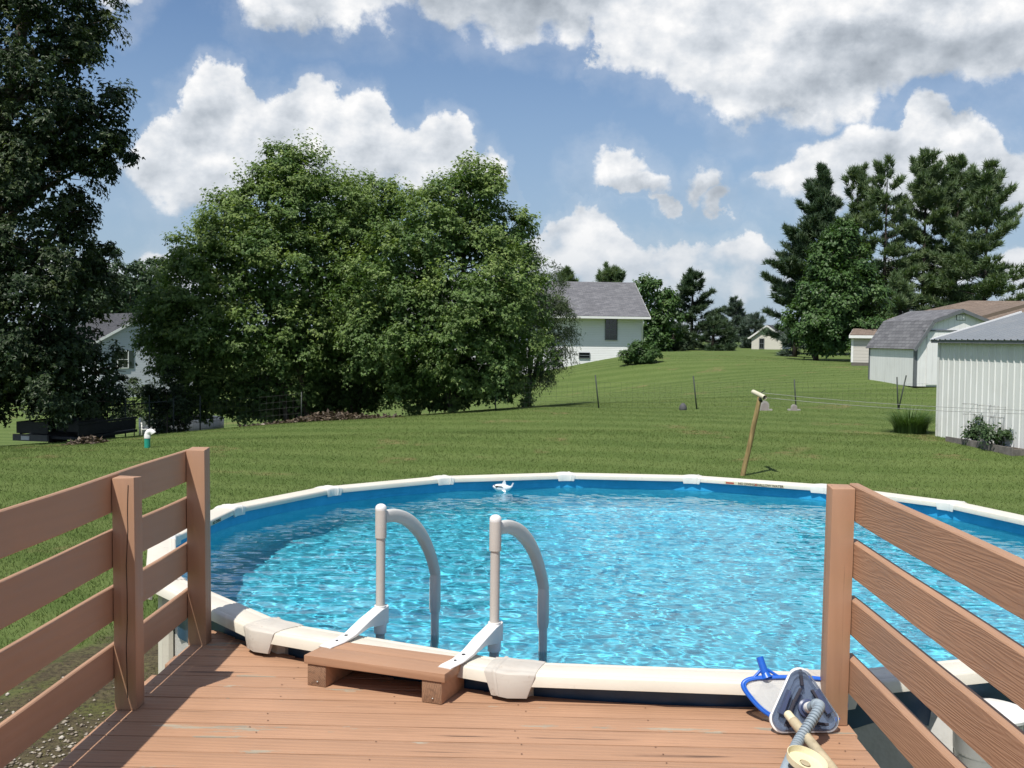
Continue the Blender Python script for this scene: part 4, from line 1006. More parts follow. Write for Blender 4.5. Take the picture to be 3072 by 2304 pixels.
def window(parent, x, y, z0, w, h, ny=-1, grid=(2, 4), shutters=False, axis='x', frame=0.05, mframe=None):
    """window on a wall facing local -y (axis x) or local +x (axis y)"""
    mf = mframe or M_TRIMW
    def bx(a0, a1, d0, d1, zz0, zz1, nm, mt, par):
        mb = MB()
        if axis == 'x': mb.box(x+a0, x+a1, y-d1, y-d0, zz0, zz1)
        else: mb.box(y+d0, y+d1, x+a0, x+a1, zz0, zz1)
        return mb.build(nm, mt, par)
    pane = bx(-w/2, w/2, 0.004, 0.014, z0, z0+h, 'window', M_GLASS, parent)
    mb = MB()
    def seg(a0, a1, zz0, zz1, d):
        if axis == 'x': mb.box(x+a0, x+a1, y-d, y-0.003, zz0, zz1)
        else: mb.box(y+0.003, y+d, x+a0, x+a1, zz0, zz1)
    seg(-w/2-frame, -w/2, z0-frame, z0+h+frame, 0.06); seg(w/2, w/2+frame, z0-frame, z0+h+frame, 0.06); seg(-w/2, w/2, z0+h, z0+h+frame, 0.058); seg(-w/2, w/2, z0-frame, z0, 0.07); seg(-w/2, w/2, z0+h*0.5-0.02, z0+h*0.5+0.02, 0.045)
    mb.build('window_frame', mf, pane)
    mb = MB()
    for i in range(1, grid[0]): seg(-w/2+w*i/grid[0]-0.008, -w/2+w*i/grid[0]+0.008, z0+0.002, z0+h-0.002, 0.024)
    for i in range(1, grid[1]):
        if grid[1] % 2 == 0 and i == grid[1]//2: continue
        seg(-w/2+0.002, w/2-0.002, z0+h*i/grid[1]-0.008, z0+h*i/grid[1]+0.008, 0.022)
    if grid[0] > 1: mb.build('muntin', mf, pane)
    if shutters:
        for s in (-1, 1): bx(s*(w/2+frame+0.17)-0.15, s*(w/2+frame+0.17)+0.15, 0.003, 0.04, z0-0.04, z0+h+0.04, 'shutter', M_SHUT, parent)
    return pane
def house(name, label, org, rotz, x0, x1, y0, y1, zg, ze, zr, oe, og, mwall, mroof, trim=None, cat='house', found=0.0):
    """ridge along local x; eaves at zl ze on the y sides, gables on the x sides"""
    t = thing(name, label, cat, org, rotz); ym = (y0+y1)/2; trim = trim or M_TRIMW
    sl = (zr-ze)/((y1-y0)/2)
    mb = MB()
    A = [(x0, y0, zg), (x1, y0, zg), (x1, y0, ze), (x0, y0, ze)]; B = [(x1, y1, zg), (x0, y1, zg), (x0, y1, ze), (x1, y1, ze)]
    mb.poly(A); mb.poly(B); mb.poly([(x1, y0, zg), (x1, y1, zg), (x1, y1, ze), (x1, ym, zr-0.02), (x1, y0, ze)]); mb.poly([(x0, y1, zg), (x0, y0, zg), (x0, y0, ze), (x0, ym, zr-0.02), (x0, y1, ze)])
    mb.build('wall', mwall, t, fix=False)
    dz = 0.06
    slab('roof', [(x0-og, y0-oe, ze-sl*oe+dz), (x1+og, y0-oe, ze-sl*oe+dz), (x1+og, ym, zr+dz), (x0-og, ym, zr+dz)], 0.05, mroof, t)
    slab('roof', [(x1+og, y1+oe, ze-sl*oe+dz), (x0-og, y1+oe, ze-sl*oe+dz), (x0-og, ym, zr+dz), (x1+og, ym, zr+dz)], 0.05, mroof, t)
    for yy, s in ((y0-oe, -1), (y1+oe, 1)):
        mb = MB(); mb.box(x0-og-0.02, x1+og+0.02, yy-(0.11 if s < 0 else 0.0), yy+(0.0 if s < 0 else 0.11), ze-sl*oe-0.11, ze-sl*oe+0.025); mb.build('gutter', trim, t)
    mb = MB(); mb.box(x0, x1, y0-oe, y0-0.002, ze-sl*oe-0.06, ze-sl*oe-0.03); mb.build('soffit', trim, t)
    for xx in (x0-og, x1+og):
        for ya, za, yb, zb in ((y0-oe, ze-sl*oe, ym, zr), (y1+oe, ze-sl*oe, ym, zr)):
            mb = MB(); s = 1 if xx > x0 else -1; mb.beam((xx+s*0.012, ya, za-0.045), (xx+s*0.012, yb, zb-0.045), 0.022, 0.15); mb.build('fascia', trim, t)
    for xx in (x0, x1):
        for yy in (y0, y1):
            sx = 1 if xx > x0 else -1; sy = 1 if yy > y0 else -1
            mb = MB(); mb.box(min(xx-sx*0.09, xx+sx*0.012), max(xx-sx*0.09, xx+sx*0.012), min(yy, yy+sy*0.012)+0*sy, max(yy-0*sy, yy+sy*0.012), zg, ze-sl*oe-0.12); mb.build('corner_board', trim, t)
    if found:
        mb = MB(); mb.box(x0+0.01, x1-0.01, y0+0.01, y1-0.01, zg-found, zg-0.002); mb.build('foundation', M_BLOCKW, t)
    return t
def at_local(o, p):
    c, s = math.cos(-o.rotation_euler.z), math.sin(-o.rotation_euler.z); d = Vector(p)-o.location
    return Vector((c*d.x-s*d.y, s*d.x+c*d.y, d.z))
def build_houses():
    # white house on the rise
    c = at(1928, 1040, 65.0); zg = 0.3
    h = house('white_house', 'white sided house with grey shingle roof on the rise', (c.x, c.y, 0), R(5.1), -15, 0, 0, 8.4, zg, at(1928, 951, 65).z+0.26, 6.25, 0.62, 0.30, M_VINYL, M_SHGREY, found=0.8)
    p = at_local(h, at(1835, 1018, 64.6)); window(h, p.x, 0, p.z, 0.66, 1.18, grid=(3, 4), mframe=M_TRIMG)
    p = at_local(h, at(1755, 1074, 64.4)); window(h, p.x, 0, p.z, 0.62, 0.30, grid=(1, 1), frame=0.03, mframe=M_TRIMG)
    mb = MB(); mb.tube([(-0.10, -0.62, 3.75), (-0.10, -0.55, 3.55), (-0.06, -0.06, 3.35), (-0.06, -0.05, 1.2)], 0.04, 8); mb.build('downspout', M_TRIMW, h)
    # gable house in the shade of the left trees
    c = at(440, 1100, 68.0)
    h = house('gabled_house', 'grey-white gabled house glimpsed between the left trees', (c.x, c.y, 0), R(-52), -9, 0, -3.0, 3.0, -1.6, at(440, 1020, 68).z, at(440, 940, 68).z, 0.35, 0.25, M_VINYL2, M_SHDARK)
    p = at_local(h, at(370, 1103, 67)); window(h, p.y, 0, p.z, 0.62, 1.02, grid=(2, 2), shutters=True, axis='y')
    # tiny gable on the horizon
    c = at(2300, 1058, 104.0)
    h = house('gabled_house', 'tiny pale gabled house far off on the lawn crest', (c.x, c.y, 0), R(-112), -6, 0, -1.45, 1.45, 0.8, at(2300, 1008, 104).z, at(2300, 976, 104).z, 0.25, 0.2, M_VINYL3, M_SHDARK)
    p = at_local(h, at(2284, 1044, 104)); window(h, p.y, 0, p.z, 0.36, 0.86, grid=(2, 2), axis='y', frame=0.07, mframe=M_TRIMG)
    # long house with brown roof behind the sheds
    c = at(2690, 1000, 56.0)
    t = thing('brown_roofed_house', 'house with brown shingle roof rising behind the barn shed', 'house', (c.x, c.y, 0), R(-4)); ze = at(2780, 972, 56).z; zr = at(2960, 903, 60.5).z; D = 9.0; Lh = 16.0; hp = 5.2
    mb = MB(); mb.box(0.5, Lh-0.5, 0.5, D-0.5, 0.8, ze-0.12); mb.build('wall', M_VINYL4, t)
    slab('roof', [(0, 0, ze), (Lh, 0, ze), (Lh, D/2, zr), (hp, D/2, zr)], 0.06, M_SHBROWN, t); slab('roof', [(Lh, D, ze), (0, D, ze), (hp, D/2, zr), (Lh, D/2, zr)], 0.06, M_SHBROWN, t); slab('roof', [(0, D, ze), (0, 0, ze), (hp, D/2, zr)], 0.06, M_SHBROWN, t)
    mb = MB(); mb.box(0.0, Lh, 0.012, 0.05, ze-0.20, ze-0.062); mb.build('fascia', M_TRIMB, t)
    mb = MB(); mb.box(0.5, Lh-0.5, 0.06, 0.498, ze-0.19, ze-0.16); mb.build('soffit', M_TRIMB, t)
    # front wing with its own gable towards the viewer
    q = at_local(t, at(3110, 960, 50)); g0 = q.x
    slab('roof', [(g0-3.4, -4.6, ze-0.05), (g0, -4.6, ze+0.95), (g0, 3.0, ze+0.95), (g0-3.4, 3.0, ze-0.05)], 0.06, M_SHBROWN, t)
    mb = MB(); mb.beam((g0-3.4, -4.63, ze-0.13), (g0, -4.63, ze+0.87), 0.03, 0.16); mb.build('fascia', M_TRIMB, t)
    a = at(2553, 1090, 51.0); b = at(2640, 1090, 49.0)
    h2 = house('sided_shed', 'small beige sided shed with brown roof beside the barn shed', (a.x, a.y, 0), R(-24), 0, 1.5, 0, 2.6, gz(a.x, a.y)+0.16, at(2553, 1006, 51).z, at(2600, 990, 52.5).z, 0.10, 0.08, M_VINYL4, M_SHBROWN, cat='shed', found=0.5)
build_houses()
def plank_paint_mat(name, col):
    m, n = new_mat(name); co = n.coord('Object'); s = n.node('ShaderNodeSeparateXYZ', {0: co})
    f = n.math('FRACT', n.math('DIVIDE', n.math('ADD', s.outputs[0], s.outputs[1]), 0.203))
    st = n.noise(n.mapping(co, (5, 5, 0.8)), 1.0, 5, 0.65); b = n.noise(co, 2.0, 4)
    c = n.mix(n.math('MULTIPLY', n.mrange(st, 0.5, 0.8), 0.30), col, tuple(x*0.6 for x in col)); c = n.mix(n.math('MULTIPLY', n.mrange(b, 0.5, 0.8), 0.15), c, (0.45, 0.42, 0.36))
    c = n.mix(n.math('MULTIPLY', n.mrange(f, 0.93, 0.97), 0.4), c, tuple(x*0.4 for x in col))
    finish(n, principled(n, col=c, rough=0.6, normal=n.bump(st, 0.2, 0.01))); return m
M_SHEDW = plank_paint_mat('white_shed_paint', (0.80, 0.80, 0.79))
def build_barn_shed():
    c = at(2742, 1164, 38.0); z0 = c.z+0.06; W = 3.3; D = 3.85
    t = thing('barn_shed', 'white barn-style shed with grey gambrel roof', 'shed', (c.x, c.y, z0), R(5.1))
    e = at(2740, 1039, 38).z-z0; br = at(2793, 963, 38).z-z0; pk = at(2883, 930, 38).z-z0; bx_ = 0.62
    prof = [(0, 0), (W, 0), (W, e), (W-bx_, br), (W/2, pk), (bx_, br), (0, e)]
    mb = MB(); mb.poly([(x, 0, z) for x, z in prof]); mb.poly([(x, D, z) for x, z in prof[::-1]]); mb.poly([(0, D, 0), (0, 0, 0), (0, 0, e), (0, D, e)]); mb.poly([(W, 0, 0), (W, D, 0), (W, D, e), (W, 0, e)])
    mb.build('wall', M_SHEDW, t, fix=False)
    ov = 0.15; og = 0.14; k = 0.03
    dxz = Vector((-bx_, 0, e-br)).normalized()
    def P(x, z, y): return (x, y, z+k)
    eL = Vector((0, 0, e))+dxz*ov; eR = Vector((W, 0, e))+Vector((-dxz.x, 0, dxz.z))*ov
    slab('roof', [P(eL.x-.02, eL.z, D+og), P(eL.x-.02, eL.z, -og), P(bx_-.02, br+.02, -og), P(bx_-.02, br+.02, D+og)], 0.03, M_SHGREY, t)
    slab('roof', [P(bx_-.02, br+.02, D+og), P(bx_-.02, br+.02, -og), P(W/2, pk+.02, -og), P(W/2, pk+.02, D+og)], 0.03, M_SHGREY, t)
    slab('roof', [P(W/2, pk+.02, D+og), P(W/2, pk+.02, -og), P(W-bx_+.02, br+.02, -og), P(W-bx_+.02, br+.02, D+og)], 0.03, M_SHGREY, t)
    slab('roof', [P(W-bx_+.02, br+.02, D+og), P(W-bx_+.02, br+.02, -og), P(eR.x+.02, eR.z, -og), P(eR.x+.02, eR.z, D+og)], 0.03, M_SHGREY, t)
    for a, b in (((eL.x, eL.z), (bx_-.02, br)), ((bx_-.02, br), (W/2, pk)), ((W/2, pk), (W-bx_+.02, br)), ((W-bx_+.02, br), (eR.x, eR.z))):
        mb = MB(); mb.beam((a[0], -og-0.012, a[1]-0.03), (b[0], -og-0.012, b[1]-0.03), 0.022, 0.10, up=(0, 0, 1)); mb.build('fascia', M_TRIMG, t)
    for x, y in ((-0.006, -0.008), (-0.006, D-0.08)):
        mb = MB(); mb.box(x-0.012, x+0.09, y-0.012, y+0.09, 0.0, e-0.03); mb.build('corner_board', M_TRIMG, t)
    mb = MB(); mb.box(0.28, W-0.28, -0.05, -0.004, br-0.36, br-0.31); mb.build('door_header', M_TRIMG, t)
    for x0, x1 in ((0.42, W/2-0.01), (W/2+0.01, W-0.42)):
        mb = MB(); mb.box(x0, x1, -0.03, -0.004, 0.06, br-0.37); mb.build('door', M_SHEDW, t)
    mb = MB(); mb.box(W/2-0.17, W/2+0.17, -0.02, -0.004, pk-0.36, pk-0.16); v = mb.build('vent', M_TRIMG, t)
    for i in range(3):
        mb = MB(); mb.box(W/2-0.155+i*0.108, W/2-0.06+i*0.108, -0.03, -0.021, pk-0.345, pk-0.175); mb.build('slat', M_TRIMW, v)
    for y in (0.25, D/2, D-0.25):
        mb = MB(); mb.box(0.02, W-0.02, y-0.1, y+0.1, -0.35, -0.004); mb.build('skid', M_BLOCKW, t)
build_barn_shed()
def galv_mat(name, col, rough=0.42, metal=0.0):
    m, n = new_mat(name); co = n.coord('Object'); st = n.noise(n.mapping(co, (3, 3, 0.5)), 1.0, 5, 0.65); b = n.noise(co, 1.3, 5, 0.6)
    c = n.mix(n.math('MULTIPLY', n.mrange(st, 0.45, 0.8), 0.35), col, tuple(x*0.66 for x in col)); c = n.mix(n.math('MULTIPLY', n.mrange(b, 0.5, 0.75), 0.18), c, (0.42, 0.38, 0.32))
    finish(n, principled(n, col=c, rough=rough, metal=metal)); return m
M_METALW = galv_mat('white_metal_siding', (0.76, 0.77, 0.75)); M_METALR = galv_mat('galvanised_roof', (0.20, 0.22, 0.24), 0.55, 0.15)
def ribbed(parent, name, o, ex, ey, L, H, pitch, rib, depth, mat, en, wav=0.0):
    """ribbed sheet: o corner, ex along the sheet, ey up the sheet, en outward"""
    o, ex, ey, en = Vector(o), Vector(ex), Vector(ey), Vector(en); mb = MB(); xs = []
    k = 0
    while k*pitch < L:
        b = k*pitch
        for dx, d in ((0, 0), (pitch-rib*1.6, 0), (pitch-rib*1.3, depth), (pitch-rib*0.3, depth)): xs.append((min(b+dx, L), d))
        for q in (1, 2): xs.append((min(b+(pitch-rib*1.6)*q/3.0, L), depth*0.16*(q % 2)))
        k += 1
    xs = sorted(set(xs))
    lo = [mb.bm.verts.new(o+ex*x+en*d) for x, d in xs]; hi = [mb.bm.verts.new(o+ex*x+en*d+ey*H) for x, d in xs]
    for i in range(len(xs)-1): mb._f([lo[i], lo[i+1], hi[i+1], hi[i]])
    return mb.build(name, mat, parent, fix=False)
def build_metal_shed():
    c = at(2810, 1310, 26.4); w = Vector((0.57, -3.3)).normalized(); ang = math.atan2(w.y, w.x)       # local x runs towards the viewer along the wall
    z0 = gz(c.x, c.y)-0.05; L = 5.6; He = at(2810, 1017, 26.4).z-z0; Wd = 4.6
    t = thing('metal_shed', 'ribbed white metal shed with galvanised roof at the right edge', 'shed', (c.x, c.y, z0), ang)
    ribbed(t, 'wall_sheet', (0, 0, 0), (1, 0, 0), (0, 0, 1), L, He, 0.229, 0.035, 0.020, M_METALW, (0, -1, 0))
    ribbed(t, 'wall_sheet', (L, 0, 0), (0, 1, 0), (0, 0, 1), Wd, He, 0.229, 0.035, 0.020, M_METALW, (1, 0, 0))
    ribbed(t, 'wall_sheet', (0, Wd, 0), (0, -1, 0), (0, 0, 1), Wd, He, 0.229, 0.035, 0.020, M_METALW, (-1, 0, 0))
    sl = 0.285; n = Vector((0, -sl, 1)).normalized(); ov = 0.17; og = 0.12
    up_ = Vector((0, 1, sl)).normalized()
    ribbed(t, 'roof_sheet', Vector((-og, -ov, He+0.03-ov*sl)), (1, 0, 0), up_, L+2*og, (Wd/2+ov)*math.hypot(1, sl), 0.229, 0.045, 0.022, M_METALR, n)
    up2 = Vector((0, -1, sl)).normalized(); n2 = Vector((0, sl, 1)).normalized()
    ribbed(t, 'roof_sheet', Vector((-og, Wd+ov, He+0.03-ov*sl)), (1, 0, 0), up2, L+2*og, (Wd/2+ov)*math.hypot(1, sl), 0.229, 0.045, 0.022, M_METALR, n2)
    zr = He+sl*Wd/2
    for x in (0, L):       # gable infill
        mb = MB(); mb.poly([(x, 0, He), (x, Wd, He), (x, Wd/2, zr)]); mb.build('gable', M_METALW, t)
    mb = MB(); mb.beam((-og-0.012, -ov, He+0.01-ov*sl), (-og-0.012, Wd/2, zr+0.035), 0.03, 0.075, up=(0, 0, 1)); mb.build('rake_trim', M_TRIMW, t)
    mb = MB(); mb.box(-og, L+og, -ov+0.02, -ov+0.04, He-ov*sl-0.05, He-ov*sl+0.02); mb.build('eave_trim', M_TRIMG, t)
    mb = MB(); mb.box(-0.024, 0.06, -0.026, -0.0215, 0, He-0.03); mb.build('corner_trim', M_METALW, t)
build_metal_shed()
# ------------------------------------------------------------------ yard things
M_BEDW = plain('weathered_board', (0.16, 0.145, 0.135), 0.85, var=0.3, scale=8, bump=0.4, bscale=30)
M_WIRE = plain('galvanised_wire', (0.34, 0.34, 0.33), 0.45, metal=0.6); M_DWIRE = plain('dark_fence_wire', (0.05, 0.055, 0.05), 0.6)
M_TPOST = plain('dark_green_steel', (0.03, 0.04, 0.032), 0.6)
M_SOIL = plain('garden_soil', (0.055, 0.04, 0.028), 0.95, var=0.3, scale=12, bump=0.8, bscale=18)
M_POLEW = bark_mat('weathered_pole', (0.30, 0.22, 0.10)); M_PVC = plain('cream_plastic_pipe', (0.62, 0.58, 0.44), 0.45, dirt=(0.25, 0.2, 0.12))
M_TEAL = plain('teal_pipe', (0.02, 0.30, 0.21), 0.4); M_WHITEP = plain('white_plastic', (0.78, 0.77, 0.74), 0.4, dirt=(0.35, 0.3, 0.22), dirt_amt=0.15)
M_STONE = plain('concrete_edging', (0.33, 0.31, 0.29), 0.9, var=0.2, scale=14); M_DSTONE = plain('dark_stone', (0.08, 0.08, 0.085), 0.8)
M_BLADE = leaf_mat('grass_blade', (0.075, 0.125, 0.028), (0.16, 0.20, 0.07), trans=0.25, rough=0.55)
M_TOMATO = leaf_mat('tomato_leaf', (0.045, 0.085, 0.030), (0.10, 0.15, 0.06), trans=0.25)
M_DARKM = plain('dark_painted_steel', (0.018, 0.019, 0.021), 0.55, var=0.3); M_GREYM = plain('dusty_grey_steel', (0.12, 0.115, 0.105), 0.6); M_TYRE = plain('tyre_rubber', (0.014, 0.014, 0.015), 0.85)
M_BRUSH = plain('dead_branches', (0.23, 0.17, 0.11), 0.9, var=0.4, scale=3); M_LITTER = leaf_mat('brown_leaf_litter', (0.070, 0.052, 0.038), (0.20, 0.155, 0.11), trans=0.1)
def build_bed():
    a = at(2838, 1324, 25.3); b = at(3039, 1357, 22.9); a.z = gz(a.x, a.y); b.z = gz(b.x, b.y)
    d = Vector((b.x-a.x, b.y-a.y)); L = d.length; ang = math.atan2(d.y, d.x)
    t = thing('raised_bed', 'low weathered plank garden bed along the metal shed', 'garden bed', (a.x, a.y, min(a.z, b.z)), ang)
    for i, (x0, x1) in enumerate(((0, L*0.66), (L*0.66+0.01, L))):
        mb = MB(); mb.box(x0, x1, -0.02, 0.02, -0.06, 0.20-0.02*i, bevel=0.004); mb.build('board', M_BEDW, t)
    mb = MB(); mb.box(0, 0.04, 0.022, 0.40, -0.06, 0.15); mb.build('board', M_BEDW, t)
    mb = MB(); mb.box(L-0.04, L, 0.022, 0.40, -0.06, 0.14); mb.build('board', M_BEDW, t)
    mb = MB(); mb.box(0.042, L-0.042, 0.022, 0.40, -0.06, 0.14); mb.build('soil', M_SOIL, t)
    def loc(x, y, z=0.10): return t.matrix_basis @ Vector((x, y, z)) if False else Vector((a.x+math.cos(ang)*x-math.sin(ang)*y, a.y+math.sin(ang)*x+math.cos(ang)*y, min(a.z, b.z)+z))
    for i, (x, h, r, lab) in enumerate(((0.72, 0.62, 0.26, 'leafy tomato plant at the far end of the garden bed'), (1.62, 0.58, 0.34, 'wider tomato plant at the near end of the garden bed'))):
        p = loc(x, 0.2); tree('tomato_plant', lab, p, [(0, 0, h*.62, r, r, h*.40), (.05, 0, h*.35, r*.8, r*.8, h*.3)], 300+i, 70, 9, 0.22, 0.085, M_TOMATO, tmpl=L_KITE, trunk_r=0.012, stems=3, young_p=0.3, up=0.5, spread=0.05, cat='plant', mbark=M_TOMATO)
    for i, (x, lab) in enumerate(((0.55, 'wire tomato cage farthest along the garden bed'), (1.18, 'wire tomato cage in the middle of the garden bed'), (1.55, 'wire tomato cage nearest to the viewer in the bed'))):
        p = loc(x, 0.22); c = thing('tomato_cage', lab, 'plant cage', p, 0.3*i, 'tomato cages')
        for z, r in ((0.90, 0.17), (0.66, 0.145), (0.38, 0.12)):
            mb = MB(); mb.tube([(r*math.cos(q), r*math.sin(q), z) for q in np.linspace(0, 2*math.pi, 17)[:-1]], 0.0035, 4, closed=True); mb.build('ring', M_WIRE, c)
        for q in range(4):
            an = q*math.pi/2+0.4; mb = MB(); mb.tube([(0.17*math.cos(an), 0.17*math.sin(an), 0.92), (0.09*math.cos(an), 0.09*math.sin(an), 0.0)], 0.0035, 4); mb.build('leg', M_WIRE, c)
build_bed()
def blades(name, rng, C, hgt, lean, width, young, tmpl):
    n = len(C); a = rng.uniform(0, 2*math.pi, n)
    T = np.c_[np.cos(a)*lean, np.sin(a)*lean, np.ones(n)]
    return leaves_mesh(name, C, T, np.c_[np.cos(a), np.sin(a), np.full(n, -0.2)], hgt, tmpl, young)
def build_ornamental():
    b = on_ground(2740, 27.0); rng = np.random.default_rng(5); t = thing('ornamental_grass', 'tall arching grass clump at the corner of the metal shed', 'plant', b)
    V, F = [], []; n = 900
    for i in range(n):
        a = rng.uniform(0, 2*math.pi); r0 = 0.24*math.sqrt(rng.random()); L = rng.uniform(0.60, 1.05); sp = rng.uniform(0.25, 0.85)
        cx, cy_ = r0*math.cos(a)*1.7, r0*math.sin(a); w = 0.010; sx, sy = -math.sin(a)*w, math.cos(a)*w; k0 = len(V)
        for q in (0, .35, .65, .85, 1.0):
            h = L*(q*0.85-0.42*sp*q*q*1.3); rr = L*sp*q*q*0.95; ww = (1-q*0.85)
            V.append((cx+math.cos(a)*rr-sx*ww, cy_+math.sin(a)*rr-sy*ww, h)); V.append((cx+math.cos(a)*rr+sx*ww, cy_+math.sin(a)*rr+sy*ww, h))
        for q in range(4): F.append((k0+2*q, k0+2*q+1, k0+2*q+3, k0+2*q+2))
    F = np.array(F); me = raw_mesh('blades', np.array(V), F.ravel(), np.arange(len(F))*4, None, True); link('blades', me, leaf_mat('ornamental_blade', (0.085, 0.150, 0.042), (0.13, 0.19, 0.06), trans=0.25), t)
build_ornamental()
def build_clothesline():
    top = at(2280, 1190, 20.8); bot = at(2229, 1425, 20.8); d = (top-bot).normalized(); foot = bot - d*((bot.z-gz(bot.x, bot.y)+0.3)/d.z)
    t = thing('clothesline_pole', 'leaning wooden clothesline pole with pipe crosspiece behind the pool', 'pole', (bot.x, bot.y, gz(bot.x, bot.y)))
    o = Vector(t.location); n = 10; rng = random.Random(2)
    mb = MB(); mb.tube([foot.lerp(top, i/n)-o+Vector((rng.uniform(-.006, .006), 0, 0)) for i in range(n+1)], [0.052-0.006*i/n for i in range(n+1)], 12); mb.build('post', M_POLEW, t, auto=50)
    a = top+Vector((-0.06, 0.32, 0.075)); b = top+Vector((0.045, -0.22, -0.005))
    mb = MB(); mb.tube([a-o, b-o], 0.046, 14, caps=False); mb.tube([b-o, a-o], 0.039, 14, caps=False); mb.build('crosspiece', M_PVC, t, auto=60)
    mb = MB(); mb.tube([(a.lerp(b, .7)+Vector((-.03, 0, -.05)))-o, (a.lerp(b, .62)+Vector((.02, 0, -.12)))-o], 0.03, 8); mb.build('bracket', M_DARKM, t)
    mb = MB()
    mb.tube([(a.lerp(b, .55)+Vector((0.03, 0, .05)))-o, (a.lerp(b, .55)+Vector((.10, 0, .10)))-o], 0.008, 5); mb.build('hook', M_DARKM, t)
    for k, (st, dx) in enumerate(((a, 0), (b, 0.3))):
        e = Vector((13.5, 19.2+0.55*(0 if k == 0 else -1), 1.55)); P = []
        for i in range(25):
            s = i/24; p = st.lerp(e, s); p.z -= 0.34*4*s*(1-s)*0.5; P.append(p)
        mb = MB(); mb.tube([p-P[0] for p in P], 0.0042, 4)
        o2 = mb.build('clothesline', M_WIRE, None, loc=P[0]); deco(o2, ('green plastic clothesline running right from the leaning pole', 'second clothesline just below, nearer the viewer')[k], 'line', 'clotheslines')
build_clothesline()
def build_vent():
    b = on_ground(441, 25.0); t = thing('vent_pipe', 'teal and white vent pipe standing in the lawn', 'pipe', b)
    mb = MB(); mb.lathe([(0.068, -0.1), (0.068, 0.225), (0.060, 0.228)], 20); mb.build('lower_pipe', M_TEAL, t, auto=40)
    P = [(0, 0, 0.225), (0, 0, 0.30)] + [(0.075*(1-math.cos(q)), 0, 0.30+0.085*math.sin(q)) for q in np.linspace(0.2, math.pi*0.86, 9)]
    mb = MB(); mb.tube(P, [0.075, 0.072]+[0.066]*9, 16); mb.build('elbow', M_WHITEP, t, auto=50)
build_vent()
def build_trailer():
    b = on_ground(140, 29.3); t = thing('utility_trailer', 'black utility trailer parked in shade at the left lawn edge', 'trailer', b, R(-14)); W = 2.0; zb = 0.62
    o = b.z; z0 = 2.68-(1318-997)*29.3/3225.0-o
    def bx(nm, x0, x1, y0, y1, za, zz, m, bev=0.01): mb = MB(); mb.box(x0, x1, y0, y1, za, zz, bevel=bev); return mb.build(nm, m, t)
    bx('bed_floor', -0.95, 0.95, 0, 2.8, z0, z0+0.08, M_DARKM)
    bx('rear_gate', -0.95, 0.05, -0.05, -0.002, z0+0.14, z0+0.46, M_DARKM)
    for x in (-0.94, 0.89): bx('side_rail', x, x+0.05, 0.002, 2.8, z0+0.40, z0+0.46, M_DARKM); bx('side_board', x+0.005, x+0.04, 0.06, 2.75, z0+0.10, z0+0.39, M_DARKM)
    bx('bumper', -1.0, 0.10, -0.14, -0.055, z0-0.06, z0+0.12, M_GREYM)
    bp = bx('plate', -0.72, -0.46, -0.155, -0.143, z0-0.03, z0+0.08, M_WHITEP, 0.0)
    for x in (-0.80, 0.80):
        mb = MB(); mb.lathe([(0.16, -0.1), (0.30, -0.1), (0.34, -0.07), (0.34, 0.07), (0.30, 0.1), (0.16, 0.1)], 24, (x, 1.5, z0-0.16), ax=Matrix.Rotation(R(90), 3, 'Y')); w = mb.build('wheel', M_TYRE, t, auto=40)
        mb = MB(); mb.lathe([(0.02, -0.06), (0.165, -0.08), (0.165, 0.08), (0.02, 0.06)], 16, (x, 1.5, z0-0.16), ax=Matrix.Rotation(R(90), 3, 'Y')); mb.build('rim', M_GREYM, w)
        bx('mudguard', x-0.14, x+0.14, 1.05, 1.95, z0+0.18, z0+0.20, M_DARKM)
    bx('crate', 0.12, 0.84, 0.2, 1.3, z0+0.202, z0+0.52, M_DARKM)
build_trailer()
def stakes_fence(name, label, pts, mwire, zs, vstep, posts, r=0.002):
    """pts: polyline on the ground (world); posts: (foot, top)"""
    o = Vector(pts[0]); t = thing(name, label, 'fence', o)
    for f, tp in posts:
        mb = MB(); mb.tube([Vector(f)-o-Vector((0, 0, 0.2)), Vector(tp)-o], 0.022, 5); mb.build('stake', M_TPOST, t)
    mb = MB()
    for z in zs: mb.tube([Vector(p)-o+Vector((0, 0, z)) for p in pts], r, 3, caps=False)
    for a, b in zip(pts, pts[1:]):
        a = Vector(a); b = Vector(b); L = (b-a).length; k = int(L/vstep)
        for i in range(k):
            p = a.lerp(b, i/k)-o; mb.tube([p+Vector((0, 0, zs[0])), p+Vector((0, 0, zs[-1]))], r*0.8, 3, caps=False)
    w = mb.build('wire_mesh', mwire, t); w['kind'] = 'stuff'
    return t
